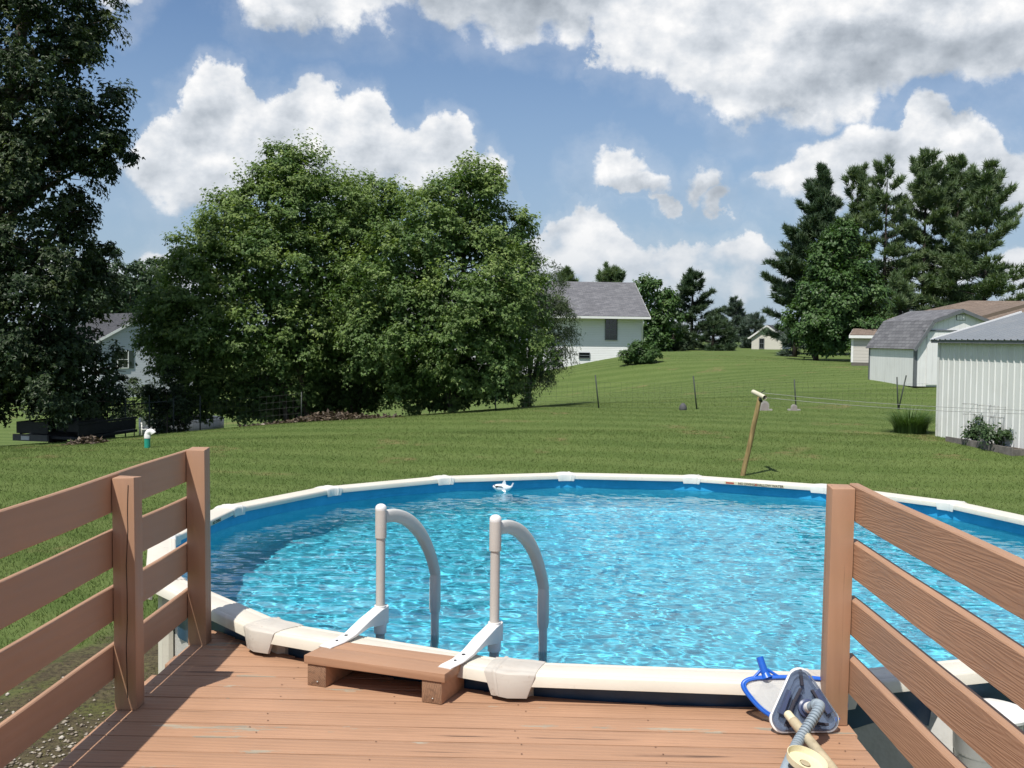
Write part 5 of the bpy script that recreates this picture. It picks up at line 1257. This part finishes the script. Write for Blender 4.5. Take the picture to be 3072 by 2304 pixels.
def build_fences():
    Y = 33.0; cols = [1480, 1640, 1800, 1950, 2096, 2250, 2395, 2550, 2702, 2790]
    pts = [on_ground(px, Y-0.25*math.sin(i)) for i, px in enumerate(cols)]
    posts = []
    for px, tx, ty in ((1492, 1484, 1178), (1802, 1786, 1125), (2097, 2080, 1128), (2395, 2383, 1138), (2702, 2691, 1131), (2698, 2719, 1126)):
        f = on_ground(px, Y); posts.append((f, at(tx, ty, Y)))
    stakes_fence('wire_fence', 'thin wire garden fence on steel stakes across the back lawn', pts, M_DWIRE, [0.05, 0.2, 0.35, 0.5, 0.65, 0.8], 0.16, posts, r=0.0022)
    pts = [on_ground(px, 32.6+0.9*math.sin(px/300)) for px in (285, 375, 445, 520, 640, 780, 900)]
    posts = [(on_ground(px, 32.8), on_ground(px, 32.8)+Vector((0, 0, h))) for px, h in ((375, 1.2), (447, 1.25), (520, 1.1), (600, 1.1), (905, 0.95))]
    t = stakes_fence('wire_fence', 'dark wire fence under the trees left of the clump', pts, M_DWIRE, [0.1, 0.3, 0.5, 0.7, 0.9], 0.2, posts, r=0.004)
    o = t.location; mb = MB(); mb.tube([(p+Vector((0, 0, 1.05)))-o for p in pts[:4]], 0.022, 6); mb.build('top_rail', M_TPOST, t)
build_fences()
def build_small():
    for px, w, h, lab in ((2298, 0.27, 0.30, 'wider arched edging stone behind the clothesline pole'), (2387, 0.18, 0.19, 'small pale arched edging stone at the fence stake')):
        b = on_ground(px, 32.4); t = thing('edging_stone', lab, 'stone', b, 0, 'edging stones along the fence')
        mb = MB(); prof = [(-w/2, -0.05), (w/2, -0.05), (w/2, h-w/2)] + [(w/2*math.cos(q), h-w/2+w/2*math.sin(q)) for q in np.linspace(0.2, math.pi-0.2, 8)] + [(-w/2, h-w/2)]
        mb.loft([[(x, y, z) for x, z in prof] for y in (-0.04, 0.04)], True, False); mb.build('slab', M_STONE, t)
        mb = MB(); s = 0.72; mb.loft([[(x*s, y, (z-0.02)*s+0.03) for x, z in prof] for y in (-0.052, -0.041)], True, False); mb.build('face', plain('stone_face', (0.30, 0.26, 0.25), 0.9), t)
        for sx in (-1, 1):
            mb = MB(); mb.box(min(sx*w/2, sx*(w/2+0.1)), max(sx*w/2, sx*(w/2+0.1)), -0.04, 0.04, -0.03, 0.05, bevel=0.01); mb.build('foot', M_STONE, t)
    b = on_ground(2053, 32.6); mb = MB(); mb.lathe([(0.11, -0.05), (0.12, 0.05), (0.10, 0.14), (0.05, 0.20), (0, 0.22)], 9); deco(mb.build('garden_stone', M_DSTONE, None, loc=b), 'small dark upright stone in the lawn by the fence', 'stone')
    # neighbour's pool, towels and chair seen under the trees
    b = on_ground(545, 46.0); t = thing('neighbour_pool', 'partly hidden blue pool of the neighbours beneath the trees', 'pool', b)
    mb = MB(); mb.lathe([(1.75, -0.2), (1.75, 0.70), (1.60, 0.71), (1.60, 0.55)], 40); mb.build('pool_wall', plain('shaded_pool_wall', (0.06, 0.07, 0.08), 0.5), t)  # wall colour darkened to imitate the shade of the foliage
    mb = MB(); mb.lathe([(0.0, 0.64), (1.6, 0.64)], 40); mb.build('cover', plain('bright_blue_cover', (0.03, 0.22, 0.60), 0.35), t, fix=False)
    b = on_ground(443, 42.0); t = thing('patio_chair', 'white plastic patio chair behind the dark fence', 'chair', b, R(25))
    def tb(nm, P, r=0.022): mb = MB(); mb.tube(P, r, 7); mb.build(nm, M_WHITEP, t)
    for x in (-.25, .25):
        tb('leg', [(x, -.22, 0), (x, -.2, .42), (x, -.18, .62)]); tb('leg', [(x*.9, .30, 0), (x, .22, .42), (x, .18, .64)]); tb('armrest', [(x, -.2, .62), (x, 0, .66), (x, .2, .64)], 0.028)
    mb = MB(); mb.box(-.26, .26, -.24, .24, .40, .43, bevel=.01); mb.build('seat', M_WHITEP, t); mb = MB(); mb.loft([[(x, .22+.14*(z-.43)+.04*abs(x), z) for x in (-.24, -.12, 0, .12, .24)] for z in (.43, .65, .86)], False, True); mb.build('backrest', M_WHITEP, t)
    # brush and leaf litter
    rng = np.random.default_rng(9)
    def litter(nm, lab, px0, px1, Y, hgt, n, seed, depth=0.8):
        r = np.random.default_rng(seed); a = on_ground(px0, Y); b = on_ground(px1, Y); s = r.beta(2.2, 2.2, n)
        x = a.x+(b.x-a.x)*s; y = Y+r.normal(size=n)*depth*0.5; g = ground_np(x, y); z = g+hgt*np.exp(-((s-.55)/.22)**2)*r.random(n)**0.6*np.exp(-((y-Y)/depth)**2)+0.01
        C = np.c_[x, y, z]; T = r.normal(size=(n, 3)); T[:, 2] *= 0.35; Nn = np.c_[r.normal(size=(n, 2))*0.5, np.ones(n)]
        me = leaves_mesh(nm, C, T, Nn, r.uniform(0.05, 0.16, n), L_KITE, (r.random(n) < 0.3)*r.random(n)); deco(link(nm, me, M_LITTER), lab, kind='stuff')
    litter('leaf_litter', 'brown leaf and bark litter heaped under the clump', 700, 1220, 32.7, 0.26, 5000, 1, 0.8); litter('brush_pile', 'small pile of dead branches on the left lawn edge', 190, 320, 27.0, 0.16, 900, 2, 0.5)
build_small()
# ------------------------------------------------------------------ lawn blades, gravel
def build_grass():
    rng = np.random.default_rng(77); parts = []
    def zone(n, x0, x1, y0, y1, h0, h1, wdt):
        x = rng.uniform(x0, x1, n); y = rng.uniform(y0, y1, n)
        k = (np.abs(x/np.maximum(y, 1)) < 0.56) & (np.hypot(x-PC.x, y-PC.y) > 4.9+0.35*np.sin(x*3)*np.cos(y*2.3))
        x, y = x[k], y[k]
        k = np.array([True]*len(x)); parts.append((x, y, rng.uniform(h0, h1, len(x)), np.full(len(x), wdt)))
    zone(110000, -9, -1.5, 6, 16.5, 0.025, 0.060, 0.11); zone(190000, -13, 13, 16, 26.5, 0.022, 0.058, 0.15); zone(190000, -16, 17, 26, 38, 0.018, 0.044, 0.18); zone(80000, 0, 30, 37, 62, 0.015, 0.040, 0.30)
    k_ = 16000; x = rng.uniform(-5.2, -1.6, k_); y = rng.uniform(4.5, 11, k_); d_ = np.hypot(x-PC.x, y-PC.y); q = (d_ > 3.35) & (d_ < 5.2) & (np.sin(x*2.1+1)+np.cos(y*1.7)+rng.normal(size=k_)*0.8 > 0.1)
    parts.append((x[q], y[q], rng.uniform(0.008, 0.034, q.sum()), np.full(q.sum(), 0.12)))
    M_ = []
    for i, (x, y, h, w) in enumerate(parts):
        z = ground_np(x, y)-0.005; a = rng.uniform(0, 2*math.pi, len(x)); ln = rng.uniform(0.2, 1.3, len(x))
        T = np.c_[np.cos(a)*ln, np.sin(a)*ln, np.ones(len(x))]; b = a+rng.normal(size=len(x))*0.8
        tm = (L_BLADE[0]*np.array([w[0]*1.6/0.10, 1, 1]), L_BLADE[1])
        me = leaves_mesh('grass', np.c_[x, y, z], T, np.c_[np.cos(b)*0.6, np.sin(b)*0.6, np.full(len(x), 0.9)], h, tm, (rng.random(len(x)) < 0.3)*rng.random(len(x)))
        M_.append(me)
    bm = bmesh.new()
    o = None
    for i, me in enumerate(M_):
        o = deco(link('grass', me, lawn_blade_mat()), ('mown grass beside the deck and pool', 'mown grass of the lawn behind the pool', 'mown grass of the lawn before the trees and fence', 'mown grass on the rise towards the houses', 'thin mossy grass on the bare soil by the deck')[i], kind='stuff')
    bm.free()
def lawn_blade_mat():
    m = bpy.data.materials.get('lawn_blades')
    if m: return m
    m, n = new_mat('lawn_blades'); g = n.node('ShaderNodeNewGeometry'); ri = g.outputs['Random Per Island']
    c = grass_tone(n, g.outputs['Position']); c = n.mix(1.0, c, n.ramp(ri, [(0, (0.85, 0.85, 0.8)), (0.7, (1.2, 1.18, 1.1)), (1.0, (1.7, 1.55, 1.5))]), 'MULTIPLY')
    p = principled(n, col=c, rough=0.6, spec=0.25); tr = n.node('ShaderNodeBsdfTranslucent', {'Color': c}).outputs[0]
    finish(n, n.node('ShaderNodeMixShader', {0: 0.25, 1: p, 2: tr}).outputs[0]); return m
build_grass()
def build_gravel():
    rng = np.random.default_rng(4); n = 16000
    x = rng.uniform(-4.3, -1.6, n); y = rng.uniform(3.6, 9.4, n); d = np.hypot(x-PC.x, y-PC.y)
    dens = np.clip(1.2-np.abs(y-5.8)/1.5, 0.03, 1)*np.clip((4.95-d)/0.6, 0, 1); k = (rng.random(n) < dens) & (d > 3.3); x, y = x[k], y[k]; n = len(x); z = ground_np(x, y)
    s = rng.uniform(0.007, 0.020, n)
    ico = np.array([(1, 0, 0), (-1, 0, 0), (0, 1, 0), (0, -1, 0), (0, 0, 1), (0, 0, -1)], float); fc = np.array([(0, 2, 4), (2, 1, 4), (1, 3, 4), (3, 0, 4), (2, 0, 5), (1, 2, 5), (3, 1, 5), (0, 3, 5)])
    a = rng.uniform(0, 6.28, n); sc = rng.uniform(0.6, 1.3, (n, 1, 3))*np.array([1.2, 1.0, 0.6]); P = ico[None]*sc*s[:, None, None]; P = P*(1+rng.normal(size=P.shape)*0.12)
    c, si = np.cos(a)[:, None], np.sin(a)[:, None]; X = P[..., 0]*c-P[..., 1]*si; Y = P[..., 0]*si+P[..., 1]*c
    V = np.stack([X+x[:, None], Y+y[:, None], P[..., 2]+z[:, None]+0.006], -1).reshape(-1, 3); F = (fc[None]+(np.arange(n)*6)[:, None, None]).reshape(-1, 3)
    m, nn = new_mat('gravel_stone'); ri = nn.node('ShaderNodeNewGeometry').outputs['Random Per Island']
    finish(nn, principled(nn, col=nn.ramp(ri, [(0, (0.16, 0.13, 0.10)), (0.4, (0.26, 0.22, 0.17)), (0.8, (0.36, 0.32, 0.26)), (1, (0.50, 0.46, 0.40))]), rough=0.85))
    deco(link('gravel', raw_mesh('gravel', V, F.ravel(), np.arange(len(F))*3, None, True), m), 'pale gravel on bare soil beside the deck', kind='stuff')
build_gravel()
# ------------------------------------------------------------------ pool gear in the foreground
def clear_blue_mat():
    m, n = new_mat('smoky_clear_plastic'); p = principled(n, col=(0.18, 0.23, 0.32), rough=0.12, spec=0.6); tr = n.node('ShaderNodeBsdfTransparent', {'Color': (0.80, 0.85, 0.93, 1)}).outputs[0]
    lw = n.node('ShaderNodeLayerWeight', {'Blend': 0.35}).outputs['Facing']
    finish(n, n.node('ShaderNodeMixShader', {0: n.mrange(lw, 0, 1, 0.22, 0.75), 1: tr, 2: p}).outputs[0]); return m
def net_mat():
    m, n = new_mat('white_net'); co = n.coord('Object'); p = principled(n, col=(0.66, 0.67, 0.66), rough=0.7); tr = n.node('ShaderNodeBsdfTransparent', {'Color': (1, 1, 1, 1)}).outputs[0]
    w1 = n.node('ShaderNodeTexWave', {'Vector': co, 'Scale': 190.0}, wave_type='BANDS', bands_direction='X').outputs['Fac']; w2 = n.node('ShaderNodeTexWave', {'Vector': co, 'Scale': 190.0}, wave_type='BANDS', bands_direction='Y').outputs['Fac']
    finish(n, n.node('ShaderNodeMixShader', {0: n.mrange(n.math('MAXIMUM', w1, w2), 0.35, 0.75, 0.18, 0.80), 1: tr, 2: p}).outputs[0]); return m
M_CLEAR = clear_blue_mat(); M_NET = net_mat()
M_BLUEP = plain('bright_blue_plastic', (0.012, 0.115, 0.55), 0.35, var=0.08); M_DKBLUE = plain('dark_blue_weight', (0.055, 0.075, 0.15), 0.4); M_BRUSHB = plain('dark_bristle', (0.03, 0.03, 0.045), 0.8)
M_HOSE = plain('grey_blue_hose', (0.25, 0.31, 0.36), 0.5, var=0.15, dirt=(0.3, 0.3, 0.28)); M_CREAM = plain('cream_plastic', (0.74, 0.68, 0.46), 0.45, var=0.06, dirt=(0.45, 0.38, 0.22), dirt_amt=0.25); M_TANP = plain('tan_stained_pole', (0.46, 0.39, 0.26), 0.55, var=0.2, dirt=(0.24, 0.19, 0.11), dirt_amt=0.5, scale=14)
def rounded_tri(a, b, c, r, seg=7):
    """triangle with rounded corners as a list of 2-d points"""
    P = [Vector(a), Vector(b), Vector(c)]; out = []
    for i in range(3):
        p, q, s = P[i], P[i-1], P[(i+1) % 3]; d0 = (q-p).normalized(); d1 = (s-p).normalized(); h = math.acos(max(-1, min(1, d0.dot(d1))))/2
        L = r/math.tan(h); A = p+d0*L; B = p+d1*L; ctr = p+(d0+d1).normalized()*(r/math.sin(h)); a0 = math.atan2(A.y-ctr.y, A.x-ctr.x); a1 = math.atan2(B.y-ctr.y, B.x-ctr.x)
        da = (a1-a0+math.pi) % (2*math.pi)-math.pi
        for k in range(seg+1): out.append((ctr.x+r*math.cos(a0+da*k/seg), ctr.y+r*math.sin(a0+da*k/seg)))
    return out
def build_vacuum():
    bl = at(2310, 2205, 3.985); brr = at(2524, 2200, 4.005); base = (bl+brr)/2; base.z = DECK+0.006
    wd = (brr-bl).length; ang = math.atan2(brr.y-bl.y, brr.x-bl.x)
    t = thing('pool_vacuum', 'triangular smoky-clear pool vacuum head propped at the right post', 'pool cleaner', base, ang)
    tilt = Matrix.Rotation(R(90-24), 4, 'X')       # local x right, y up the leaning face, z towards the viewer
    def put(mb, nm, mat, par=None, auto=None):
        for v in mb.bm.verts: v.co = tilt @ v.co
        return mb.build(nm, mat, par or t, auto=auto)
    h = 0.255; w = wd/2
    out = rounded_tri((-w*1.20, 0), (w*1.20, 0), (0, h*1.10), 0.044, 9)
    def bulge(p):      # slightly convex sides
        x, y = p; cy_ = h*0.36; dx, dy = x, y-cy_; a = math.atan2(dy, dx); k = 1+0.045*math.cos(3*(a-R(90))+math.pi)+0.03
        return (dx*k, dy*k+cy_)
    out = [bulge(p) for p in out]; y0 = min(y for x, y in out); out = [(x, y-y0) for x, y in out]
    inn = lambda k, o=out: [((x)*k, (y-0.085)*k+0.085) for x, y in o]
    mb = MB(); mb.loft([[(x, y, -0.014) for x, y in inn(1.0)], [(x, y, -0.008) for x, y in inn(1.025)], [(x, y, 0.002) for x, y in inn(1.02)], [(x, y, 0.004) for x, y in inn(0.965)]], True, True, caps=False); put(mb, 'white_rim', M_WHITEP, auto=40)
    mb = MB(); n_ = len(out); mb.loft([[(x, y, 0.003) for x, y in inn(0.97)], [(x, y, 0.020) for x, y in inn(0.955)], [(x, y, 0.026) for x, y in inn(0.90)], [(x, y, 0.024) for x, y in inn(0.80)], [(x, y, 0.010) for x, y in inn(0.74)], [(x, y, 0.008) for x, y in inn(0.4)], [(x, y, 0.009) for x, y in inn(0.05)]], True, True, caps=True); put(mb, 'clear_shell', M_CLEAR, auto=40)
    mb = MB(); mb.loft([[(x, y, -0.012) for x, y in inn(0.96)], [(x, y, -0.010) for x, y in inn(0.02)]], True, False, caps=False); put(mb, 'base_plate', plain('grey_translucent_base', (0.56, 0.58, 0.60), 0.4), None)
    def bar(p0, p1, wd_, hz, nm, m): 
        mb = MB(); mb.beam((p0[0], p0[1], hz), (p1[0], p1[1], hz), wd_, 0.014, up=(0, 0, 1), bevel=0.003); put(mb, nm, m)
    for s in (-1, 1): bar((s*w*0.70, h*0.26), (s*w*0.40, h*0.60), 0.026, 0.017, 'weight', M_DKBLUE)
    bar((0, h*0.66), (0, h*0.90), 0.011, 0.016, 'brush', M_BRUSHB); bar((-w*0.56, h*0.12), (-w*0.26, h*0.46), 0.011, 0.016, 'brush', M_BRUSHB); bar((w*0.26, h*0.60), (w*0.62, h*0.26), 0.011, 0.016, 'brush', M_BRUSHB); bar((-w*0.62, h*0.10), (-w*0.22, h*0.10), 0.011, 0.016, 'brush', M_BRUSHB); bar((w*0.25, h*0.12), (w*0.62, h*0.10), 0.011, 0.016, 'brush', M_BRUSHB); bar((-w*0.26, h*0.44), (-w*0.04, h*0.62), 0.011, 0.016, 'brush', M_BRUSHB)
    mb = MB(); mb.lathe([(0.034, 0.008), (0.034, 0.020), (0.026, 0.024), (0.024, 0.034)], 24, (0.01, h*0.34, 0)); put(mb, 'port', M_DKBLUE, auto=40)
    mb = MB(); mb.lathe([(0.020, 0.02), (0.0205, 0.062), (0.019, 0.066)], 20, (0.01, h*0.34, 0)); put(mb, 'hose_socket', M_WHITEP, auto=40)
    rot = Matrix.Rotation(ang, 3, 'Z'); soc = Vector(base) + rot @ (tilt.to_3x3() @ Vector((0.01, h*0.34, 0.055))); nd = rot @ (tilt.to_3x3() @ Vector((0, 0, 1)))
    # hose: ribbed, sagging to the deck and towards the viewer
    ctrl = [soc, soc+nd*0.10+Vector((0, 0, -0.01)), at(2395, 2225, 3.78), at(2368, 2285, 3.66), at(2345, 2360, 3.5), at(2300, 2480, 3.2)]
    for q in ctrl[3:]: q.z = max(q.z, DECK+0.026)
    pts = []
    for i in range(len(ctrl)-1):
        p0, p1, p2, p3 = ctrl[max(i-1, 0)], ctrl[i], ctrl[i+1], ctrl[min(i+2, len(ctrl)-1)]
        for k in range(70 if i else 30):
            s = k/(70 if i else 30); pts.append(0.5*((2*p1)+(p2-p0)*s+(2*p0-5*p1+4*p2-p3)*s*s+(3*p1-p0-3*p2+p3)*s**3))
    # resample evenly at a quarter of the rib pitch
    L = [0.0]
    for a, b in zip(pts, pts[1:]): L.append(L[-1]+(b-a).length)
    step = 0.0026; m = int(L[-1]/step); P = []; j = 0
    for i in range(m):
        s = i*step
        while L[j+1] < s: j += 1
        P.append(pts[j].lerp(pts[j+1], (s-L[j])/max(1e-9, L[j+1]-L[j])))
    hs = thing('vacuum_hose', 'grey corrugated hose running from the vacuum head to the viewer', 'hose', soc)
    n0 = 22
    mb = MB(); mb.tube([p-soc for p in P[:n0]], [0.0195 if i < n0-5 else 0.0235 for i in range(n0)], 16); mb.build('cuff', M_HOSE, hs, auto=60)
    mb = MB(); mb.tube([p-soc for p in P[n0-1:]], [0.0205 if (i % 5) in (0, 1, 2) else 0.0160 for i in range(len(P)-n0+1)], 14); mb.build('corrugated_tube', M_HOSE, hs, auto=30)
build_vacuum()
def build_net():
    # leaf skimmer lying against the ledge behind the vacuum head
    org = at(2405, 2200, 4.085); org.z = DECK+0.012
    t = thing('skimmer_net', 'blue-framed leaf skimmer net behind the vacuum head', 'skimmer net', org, R(-3))
    tilt = Matrix.Rotation(R(58), 4, 'X')
    k = 4.2/FPX; W = 0.20; H = 0.225
    out = [(-0.095, 0.012), (-0.06, 0.0), (0.06, 0.0), (0.12, 0.012), (0.165, 0.06), (0.175, 0.12), (0.16, 0.19), (0.12, 0.222), (0.02, 0.232), (-0.08, 0.230), (-0.165, 0.222), (-0.205, 0.205), (-0.215, 0.175), (-0.19, 0.12), (-0.15, 0.06)]
    out = [(x, y*0.74) for x, y in out]; P = []; n = len(out)
    for i in range(n):
        p0, p1, p2, p3 = [Vector(out[(i+q) % n]) for q in (-1, 0, 1, 2)]
        for s in (0, .25, .5, .75): P.append(0.5*((2*p1)+(p2-p0)*s+(2*p0-5*p1+4*p2-p3)*s*s+(3*p1-p0-3*p2+p3)*s**3))
    def put(mb, nm, mat, auto=None):
        for v in mb.bm.verts: v.co = tilt @ v.co
        return mb.build(nm, mat, t, auto=auto)
    mb = MB(); mb.tube([(p.x, p.y, 0) for p in P], 0.0095, 8, closed=True, ry=0.0075); put(mb, 'frame', M_BLUEP, 60)
    mb = MB(); mb.tube([(p.x*0.965, (p.y-.08)*0.955+.08, 0.006) for p in P], 0.004, 6, closed=True); put(mb, 'frame_lip', M_BLUEP, 60)
    mb = MB(); mb.loft([[(p.x*s, (p.y-.08)*s+.08, z) for p in P] for s, z in ((0.97, 0.0), (0.90, -0.018), (0.6, -0.028), (0.3, -0.031), (0.02, -0.032))], True, True, caps=True); put(mb, 'net', M_NET, 80)
    # handle socket, pointing up over the pool ledge
    mb = MB(); mb.tube([(-0.12, 0.165, 0.002), (-0.128, 0.19, 0.004)], [0.022, 0.014], 12); mb.tube([(-0.128, 0.185, 0.004), (-0.145, 0.245, 0.012)], [0.0155, 0.0145], 14); mb.tube([(-0.07, 0.170, 0), (-0.118, 0.20, 0.004)], 0.006, 8); mb.tube([(-0.175, 0.163, 0), (-0.138, 0.20, 0.004)], 0.006, 8); put(mb, 'handle_socket', M_BLUEP, 50)
build_net()
def build_pole_plate():
    a = at(2366, 2140, 3.93); b = at(2415, 2215, 3.80); c = at(2500, 2335, 3.58)
    a.z = max(a.z, DECK+0.03); d = (a-b).normalized()
    p0 = at(2381, 2164, 3.92); p1 = Vector((at(2500, 2330, 3.6).x, 3.52, DECK+0.024)); dr = (p1-p0).normalized(); p2 = p1+dr*0.9; p2.z = DECK+0.022
    t = thing('telescopic_pole', 'stained tan pool pole lying under the hose', 'pole', p0)
    mb = MB(); mb.tube([(0, 0, 0), p1-p0, p2-p0], 0.0185, 16); mb.build('tube', M_TANP, t, auto=60)
    mb = MB(); mb.tube([-dr*0.055, dr*0.012], 0.0165, 14); mb.build('end_fitting', M_CREAM, t, auto=50)
    # suction plate
    ct = at(2416, 2300, 3.555); ct.z = DECK+0.062
    t = thing('suction_plate', 'cream round skimmer suction plate on the deck edge of view', 'plate', ct)
    ax = (Matrix.Rotation(R(15), 3, 'Y') @ Matrix.Rotation(R(12), 3, 'X'))
    mb = MB(); mb.lathe([(0.0, -0.004), (0.060, -0.004), (0.066, 0.0), (0.070, 0.022), (0.0675, 0.0225), (0.062, 0.002), (0.020, 0.001), (0.017, -0.008)], 48, ax=ax); mb.build('dish', M_CREAM, t, auto=35)
    mb = MB(); mb.lathe([(0.026, -0.06), (0.026, -0.008), (0.022, -0.004)], 24, ax=ax); mb.build('neck', M_CREAM, t, auto=35)
    mb = MB(); mb.lathe([(0.0, 0.0035), (0.014, 0.0035), (0.016, 0.002)], 20, ax=ax); mb.build('port', plain('tan_port', (0.42, 0.36, 0.24), 0.6), t, auto=35)
build_pole_plate()
def build_skimmer():
    c = Vector((1.945, 4.30, 0.0)); t = thing('pool_skimmer', 'white wall skimmer box hung outside the pool beyond the right railing', 'skimmer', c)
    top = 1.185
    mb = MB(); mb.lathe([(0.055, 0.62), (0.075, 0.70), (0.095, 0.86), (0.105, 0.885), (0.112, 0.90), (0.122, 1.02), (0.128, 1.03), (0.132, top-0.03), (0.138, top-0.02)], 36); mb.build('body', M_WHITEP, t, auto=35)
    mb = MB(); mb.lathe([(0.142, top-0.018), (0.150, top-0.012), (0.151, top), (0.146, top+0.006), (0.10, top+0.010), (0.0, top+0.011)], 40, (0.02, 0.02, 0)); mb.build('lid', M_WHITEP, t, auto=35)
    d = Vector((PC.x-c.x, PC.y-c.y, 0)).normalized(); s = Vector((-d.y, d.x, 0))
    mb = MB(); g = lambda r, w_, z: d*r+s*w_+Vector((0, 0, z))
    mb.loft([[g(0.09, -.09, 0.95), g(0.09, .09, 0.95), g(0.09, .09, 1.14), g(0.09, -.09, 1.14)], [g(0.205, -.16, 0.93), g(0.205, .16, 0.93), g(0.205, .16, 1.16), g(0.205, -.16, 1.16)]], True, False); mb.build('throat', M_WHITEP, t)
    mb = MB(); mb.tube([(0, 0, .64), (0, 0, .45), (0.02, -.05, .30), (0.05, -.2, .18)], 0.026, 12); mb.build('outlet_hose', M_HOSE, t, auto=50)
    mb = MB(); mb.tube([(-0.132, -0.06, .80), (-0.128, -0.05, .93)], 0.008, 8); mb.build('clip', M_WHITEP, t)
build_skimmer()
# ------------------------------------------------------------------ floating toy
def build_float():
    p = at(1508, 1468, 10.42); t = thing('floating_toy', 'small white shark-shaped float wearing dark glasses in the pool', 'pool toy', (p.x, p.y, WATER-0.01), R(8))
    M_FW = plain('glossy_white_float', (0.72, 0.73, 0.74), 0.3, var=0.06)
    rings = []
    for i, (x, rz, ry_, zc) in enumerate(((-0.098, 0.004, 0.006, 0.058), (-0.085, 0.020, 0.026, 0.052), (-0.055, 0.036, 0.044, 0.045), (-0.01, 0.043, 0.052, 0.040), (0.035, 0.036, 0.045, 0.038), (0.065, 0.022, 0.028, 0.040), (0.085, 0.012, 0.013, 0.050), (0.092, 0.003, 0.004, 0.055))):
        rings.append([(x, ry_*math.cos(q), zc+rz*math.sin(q)) for q in [2*math.pi*k/16 for k in range(16)]])
    mb = MB(); mb.loft(rings, True, True); mb.build('body', M_FW, t)
    def fin(nm, pts, th=0.006):
        mb = MB(); mb.loft([[(x, y-th, z) for x, y, z in pts], [(x, y+th, z) for x, y, z in pts]], True, False); mb.build(nm, M_FW, t)
    fin('dorsal_fin', [(-0.012, 0, 0.075), (0.030, 0, 0.072), (0.030, 0, 0.090), (0.022, 0, 0.118), (0.012, 0, 0.116)])
    fin('tail_fin', [(0.075, 0, 0.045), (0.092, 0, 0.05), (0.108, 0, 0.088), (0.100, 0, 0.092), (0.083, 0, 0.065)])
    for s in (-1, 1):
        mb = MB(); mb.loft([[(-0.02, s*0.045, 0.03), (0.02, s*0.045, 0.03), (0.01, s*0.05, 0.024)], [(0.005, s*0.085, 0.012), (0.02, s*0.085, 0.012), (0.012, s*0.085, 0.010)]], True, False); mb.build('side_fin', M_FW, t)
        mb = MB(); mb.loft([[(-0.062+0.016*math.cos(q)*k, s*(0.040+0.004*(1-k)), 0.060+0.010*math.sin(q)*k) for q in [2*math.pi*j/12 for j in range(12)]] for k in (1.0, 0.7, 0.1)], True, True); mb.build('lens', M_BLACK, t)
    mb = MB(); mb.tube([(-0.062, -0.045, 0.066), (-0.02, -0.052, 0.062), (-0.008, -0.053, 0.055)], 0.004, 6); mb.tube([(-0.078, -0.030, 0.066), (-0.085, 0, 0.072), (-0.078, 0.030, 0.066)], 0.004, 6); mb.build('glasses_frame', M_BLACK, t)
build_float()
# ------------------------------------------------------------------ warning lettering on the inner face of the ledge
def text_mesh(s, size):
    cu = bpy.data.curves.new('lettering', 'FONT'); cu.body = s; cu.size = size; cu.extrude = 0.0004; cu.offset = 0.0009; cu.align_x = 'CENTER'; cu.align_y = 'CENTER'
    o = bpy.data.objects.new('lettering', cu); COL.objects.link(o); dg = bpy.context.evaluated_depsgraph_get(); me = bpy.data.meshes.new_from_object(o.evaluated_get(dg)); bpy.data.objects.remove(o); return me
M_INK = plain('brown_ink', (0.035, 0.02, 0.015), 0.6); M_LABEL = plain('cream_label', (0.66, 0.58, 0.40), 0.5); M_REDINK = plain('red_ink', (0.42, 0.07, 0.04), 0.6)
def warning(i, frac, items, zoff=-0.031):
    a, b = vang(i), vang(i+1); pa = Vector((math.cos(a), math.sin(a), 0))*RIN; pb = Vector((math.cos(b), math.sin(b), 0))*RIN
    u = (pb-pa).normalized(); nn = Vector((-(pa+pb).x, -(pa+pb).y, 0)).normalized()      # towards the pool centre
    m = Matrix((u, Vector((0, 0, 1)), nn)).transposed().to_4x4(); o = pa.lerp(pb, frac); tot = max(abs(x)+w for x, w, _, _ in items)
    lb = MB(); lb.box(-tot, tot, -0.013, 0.013, 0.0032, 0.0040); me = lb.mesh('warning_label'); lo = link('warning_label', me, M_LABEL, pool); m2 = m.copy(); m2.translation = o+Vector((0, 0, RIM+zoff)); lo.matrix_local = m2
    for x, w, s, mt in items:
        me = text_mesh(s, 0.032) if s else None
        if me is None:
            q = MB(); q.box(-w*.8, w*.8, -0.008, 0.008, 0.0, 0.0006); me = q.mesh('lettering')
        q = link('lettering', me, mt, lo); q.location = (x, 0, 0.0046)
warning(5, 0.50, [(-0.235, 0.05, '', M_REDINK), (-0.07, 0.1, 'NO DIVING', M_INK), (0.02, 0.01, '', M_REDINK), (0.15, 0.14, 'SHALLOW WATER', M_INK)])
warning(0, 0.62, [(0, 0.1, 'NO DIVING', M_INK)])
